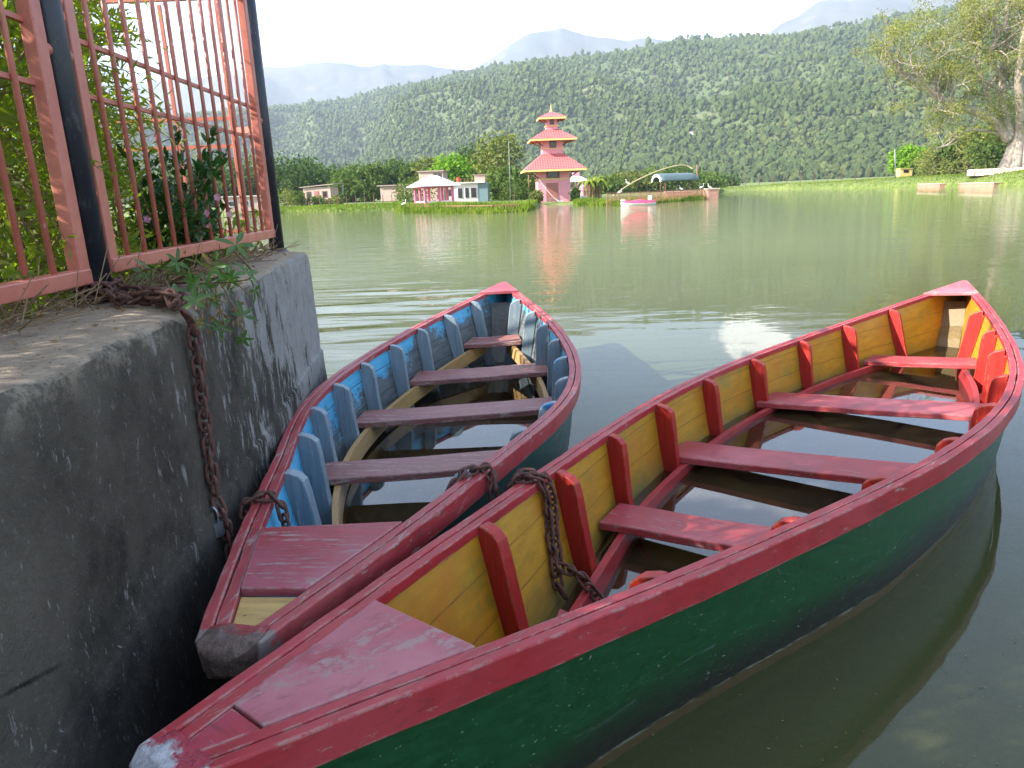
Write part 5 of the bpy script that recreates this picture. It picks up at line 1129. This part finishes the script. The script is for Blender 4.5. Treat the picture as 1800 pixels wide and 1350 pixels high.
# giant pale tree on the right bank
q = at(1786, 298, 80); GX, GY = q.x, 80; GZ = g0(GX, GY)+.25
root = empty('giant_tree', (GX, GY, GZ), 0, 'giant old tree with pale limbs and sparse olive leaves at the right picture edge', 'tree'); tr = MB(); tips = []
L3 = lambda px, py, dy=0: at(px, py, 80+dy)-Vector((GX, GY, GZ))
for k in range(8):
    a = k*.785+.2; tr.tube(smoothp([(1.5*math.cos(a), 1.2*math.sin(a), -.5), (.95*math.cos(a), .8*math.sin(a), 1.1), (.6*math.cos(a), .5*math.sin(a), 3.1), (.4*math.cos(a), .4*math.sin(a), 4.7)], 4), [.55-.015*i for i in range(13)], 9)
limbs = [([(1772, 245), (1745, 212), (1715, 196), (1680, 185), (1650, 172), (1625, 150), (1592, 135), (1575, 112), (1553, 80)], -1, .42), ([(1775, 240), (1765, 200), (1762, 160), (1764, 110), (1770, 60), (1772, 0), (1776, -60)], 1, .42),
 ([(1790, 245), (1794, 190), (1790, 140), (1795, 100), (1800, 60), (1815, 0)], -2, .45), ([(1745, 212), (1735, 160), (1720, 120), (1726, 78), (1716, 48), (1705, 25)], 1, .22), ([(1764, 140), (1740, 100), (1755, 60), (1738, 40), (1728, 15)], -2, .2), ([(1800, 230), (1830, 200), (1870, 150), (1900, 80)], 0, .4),
 ([(1720, 108), (1690, 100), (1660, 96), (1635, 82)], 0, .14), ([(1700, 192), (1680, 190), (1662, 188), (1648, 192)], -2, .13), ([(1755, 235), (1715, 228), (1690, 235), (1665, 255), (1645, 260)], -2, .12), ([(1726, 78), (1700, 72), (1670, 60), (1658, 48)], 2, .12), ([(1770, 60), (1745, 35), (1715, 24)], 2, .16), ([(1762, 160), (1735, 145), (1710, 135), (1690, 133)], -1, .13), ([(1625, 150), (1605, 120), (1600, 95), (1610, 70)], 1, .1), ([(1680, 185), (1665, 150), (1640, 130), (1600, 120)], 2, .12), ([(1776, 0), (1750, -40), (1700, -60)], 0, .25), ([(1735, 160), (1760, 120), (1790, 60), (1800, 20)], 3, .15), ([(1592, 160), (1572, 158), (1562, 140), (1550, 120), (1543, 95)], -3, .06)]
def grow(p, d, L, r, dep):
    pts = [p]; 
    for i in range(3): d = (d+rv(.35)+Vector((0, 0, .06))).normalized(); pts.append(pts[-1]+d*L/3)
    tr.tube(pts, [r, r*.85, r*.7, r*.5], 5, False)
    if dep == 0 or r < .012: tips.append(pts[-1]); tips.append(pts[2]); return
    for k in range(random.choice((2, 3))): grow(pts[random.choice((2, 3))], (d+rv(.9)).normalized(), L*.72, r*.58, dep-1)
for pp, dy, r in limbs:
    pts = [L3(px, py, dy*i/len(pp)*1.6) for i, (px, py) in enumerate(pp)]; sp_ = smoothp(pts, 4); n_ = len(sp_); tr.tube(sp_, [1.2*r*(1-.72*i/n_) for i in range(n_)], 8, False)
    for i in range(n_//3, n_, 2):
        for _ in range(2 if r > .1 else 1): grow(sp_[i], (rv()+Vector((0, 0, .35))).normalized(), random.uniform(1.2, 2.4), max(.035, r*(1-.7*i/n_)*.42), 2)
tr.build('trunk', M['bark_pale'], root, smooth=True, norm=False)
T = np.array([tuple(t) for t in tips]); n = 46000; idx = RG.integers(0, len(T), n); c = T[idx]+RG.standard_normal((n, 3))*np.array([.40, .40, .3])
low = np.array([tuple(L3(random.uniform(1735, 1830), random.uniform(165, 250), random.uniform(-1.5, 2))) for _ in range(60)]); c2 = low[RG.integers(0, 60, 6000)]+RG.standard_normal((6000, 3))*.4
c = np.concatenate([c, c2]); n = len(c)
npmesh('crown', leafquads(c, RG.uniform(.10, .25, n), .55), qf(n), M['leaf_banyan'], root)

# ---------------------------------------------------------------- haze
hm = bpy.data.materials.new('haze'); hm.use_nodes = True; nt = hm.node_tree; nt.nodes.clear(); ov = nt.nodes.new('ShaderNodeOutputMaterial'); pv = nt.nodes.new('ShaderNodeVolumePrincipled')
pv.inputs['Color'].default_value = (.70, .80, .97, 1); pv.inputs['Density'].default_value = 2.4e-4; pv.inputs['Anisotropy'].default_value = .25; nt.links.new(pv.outputs[0], ov.inputs['Volume'])
hb_ = MB().box((0, 2150, 431.5), (9400, 5100, 868)).build('haze', hm); tag(hb_, 'thin blue summer haze filling the valley', 'haze', kind='stuff')
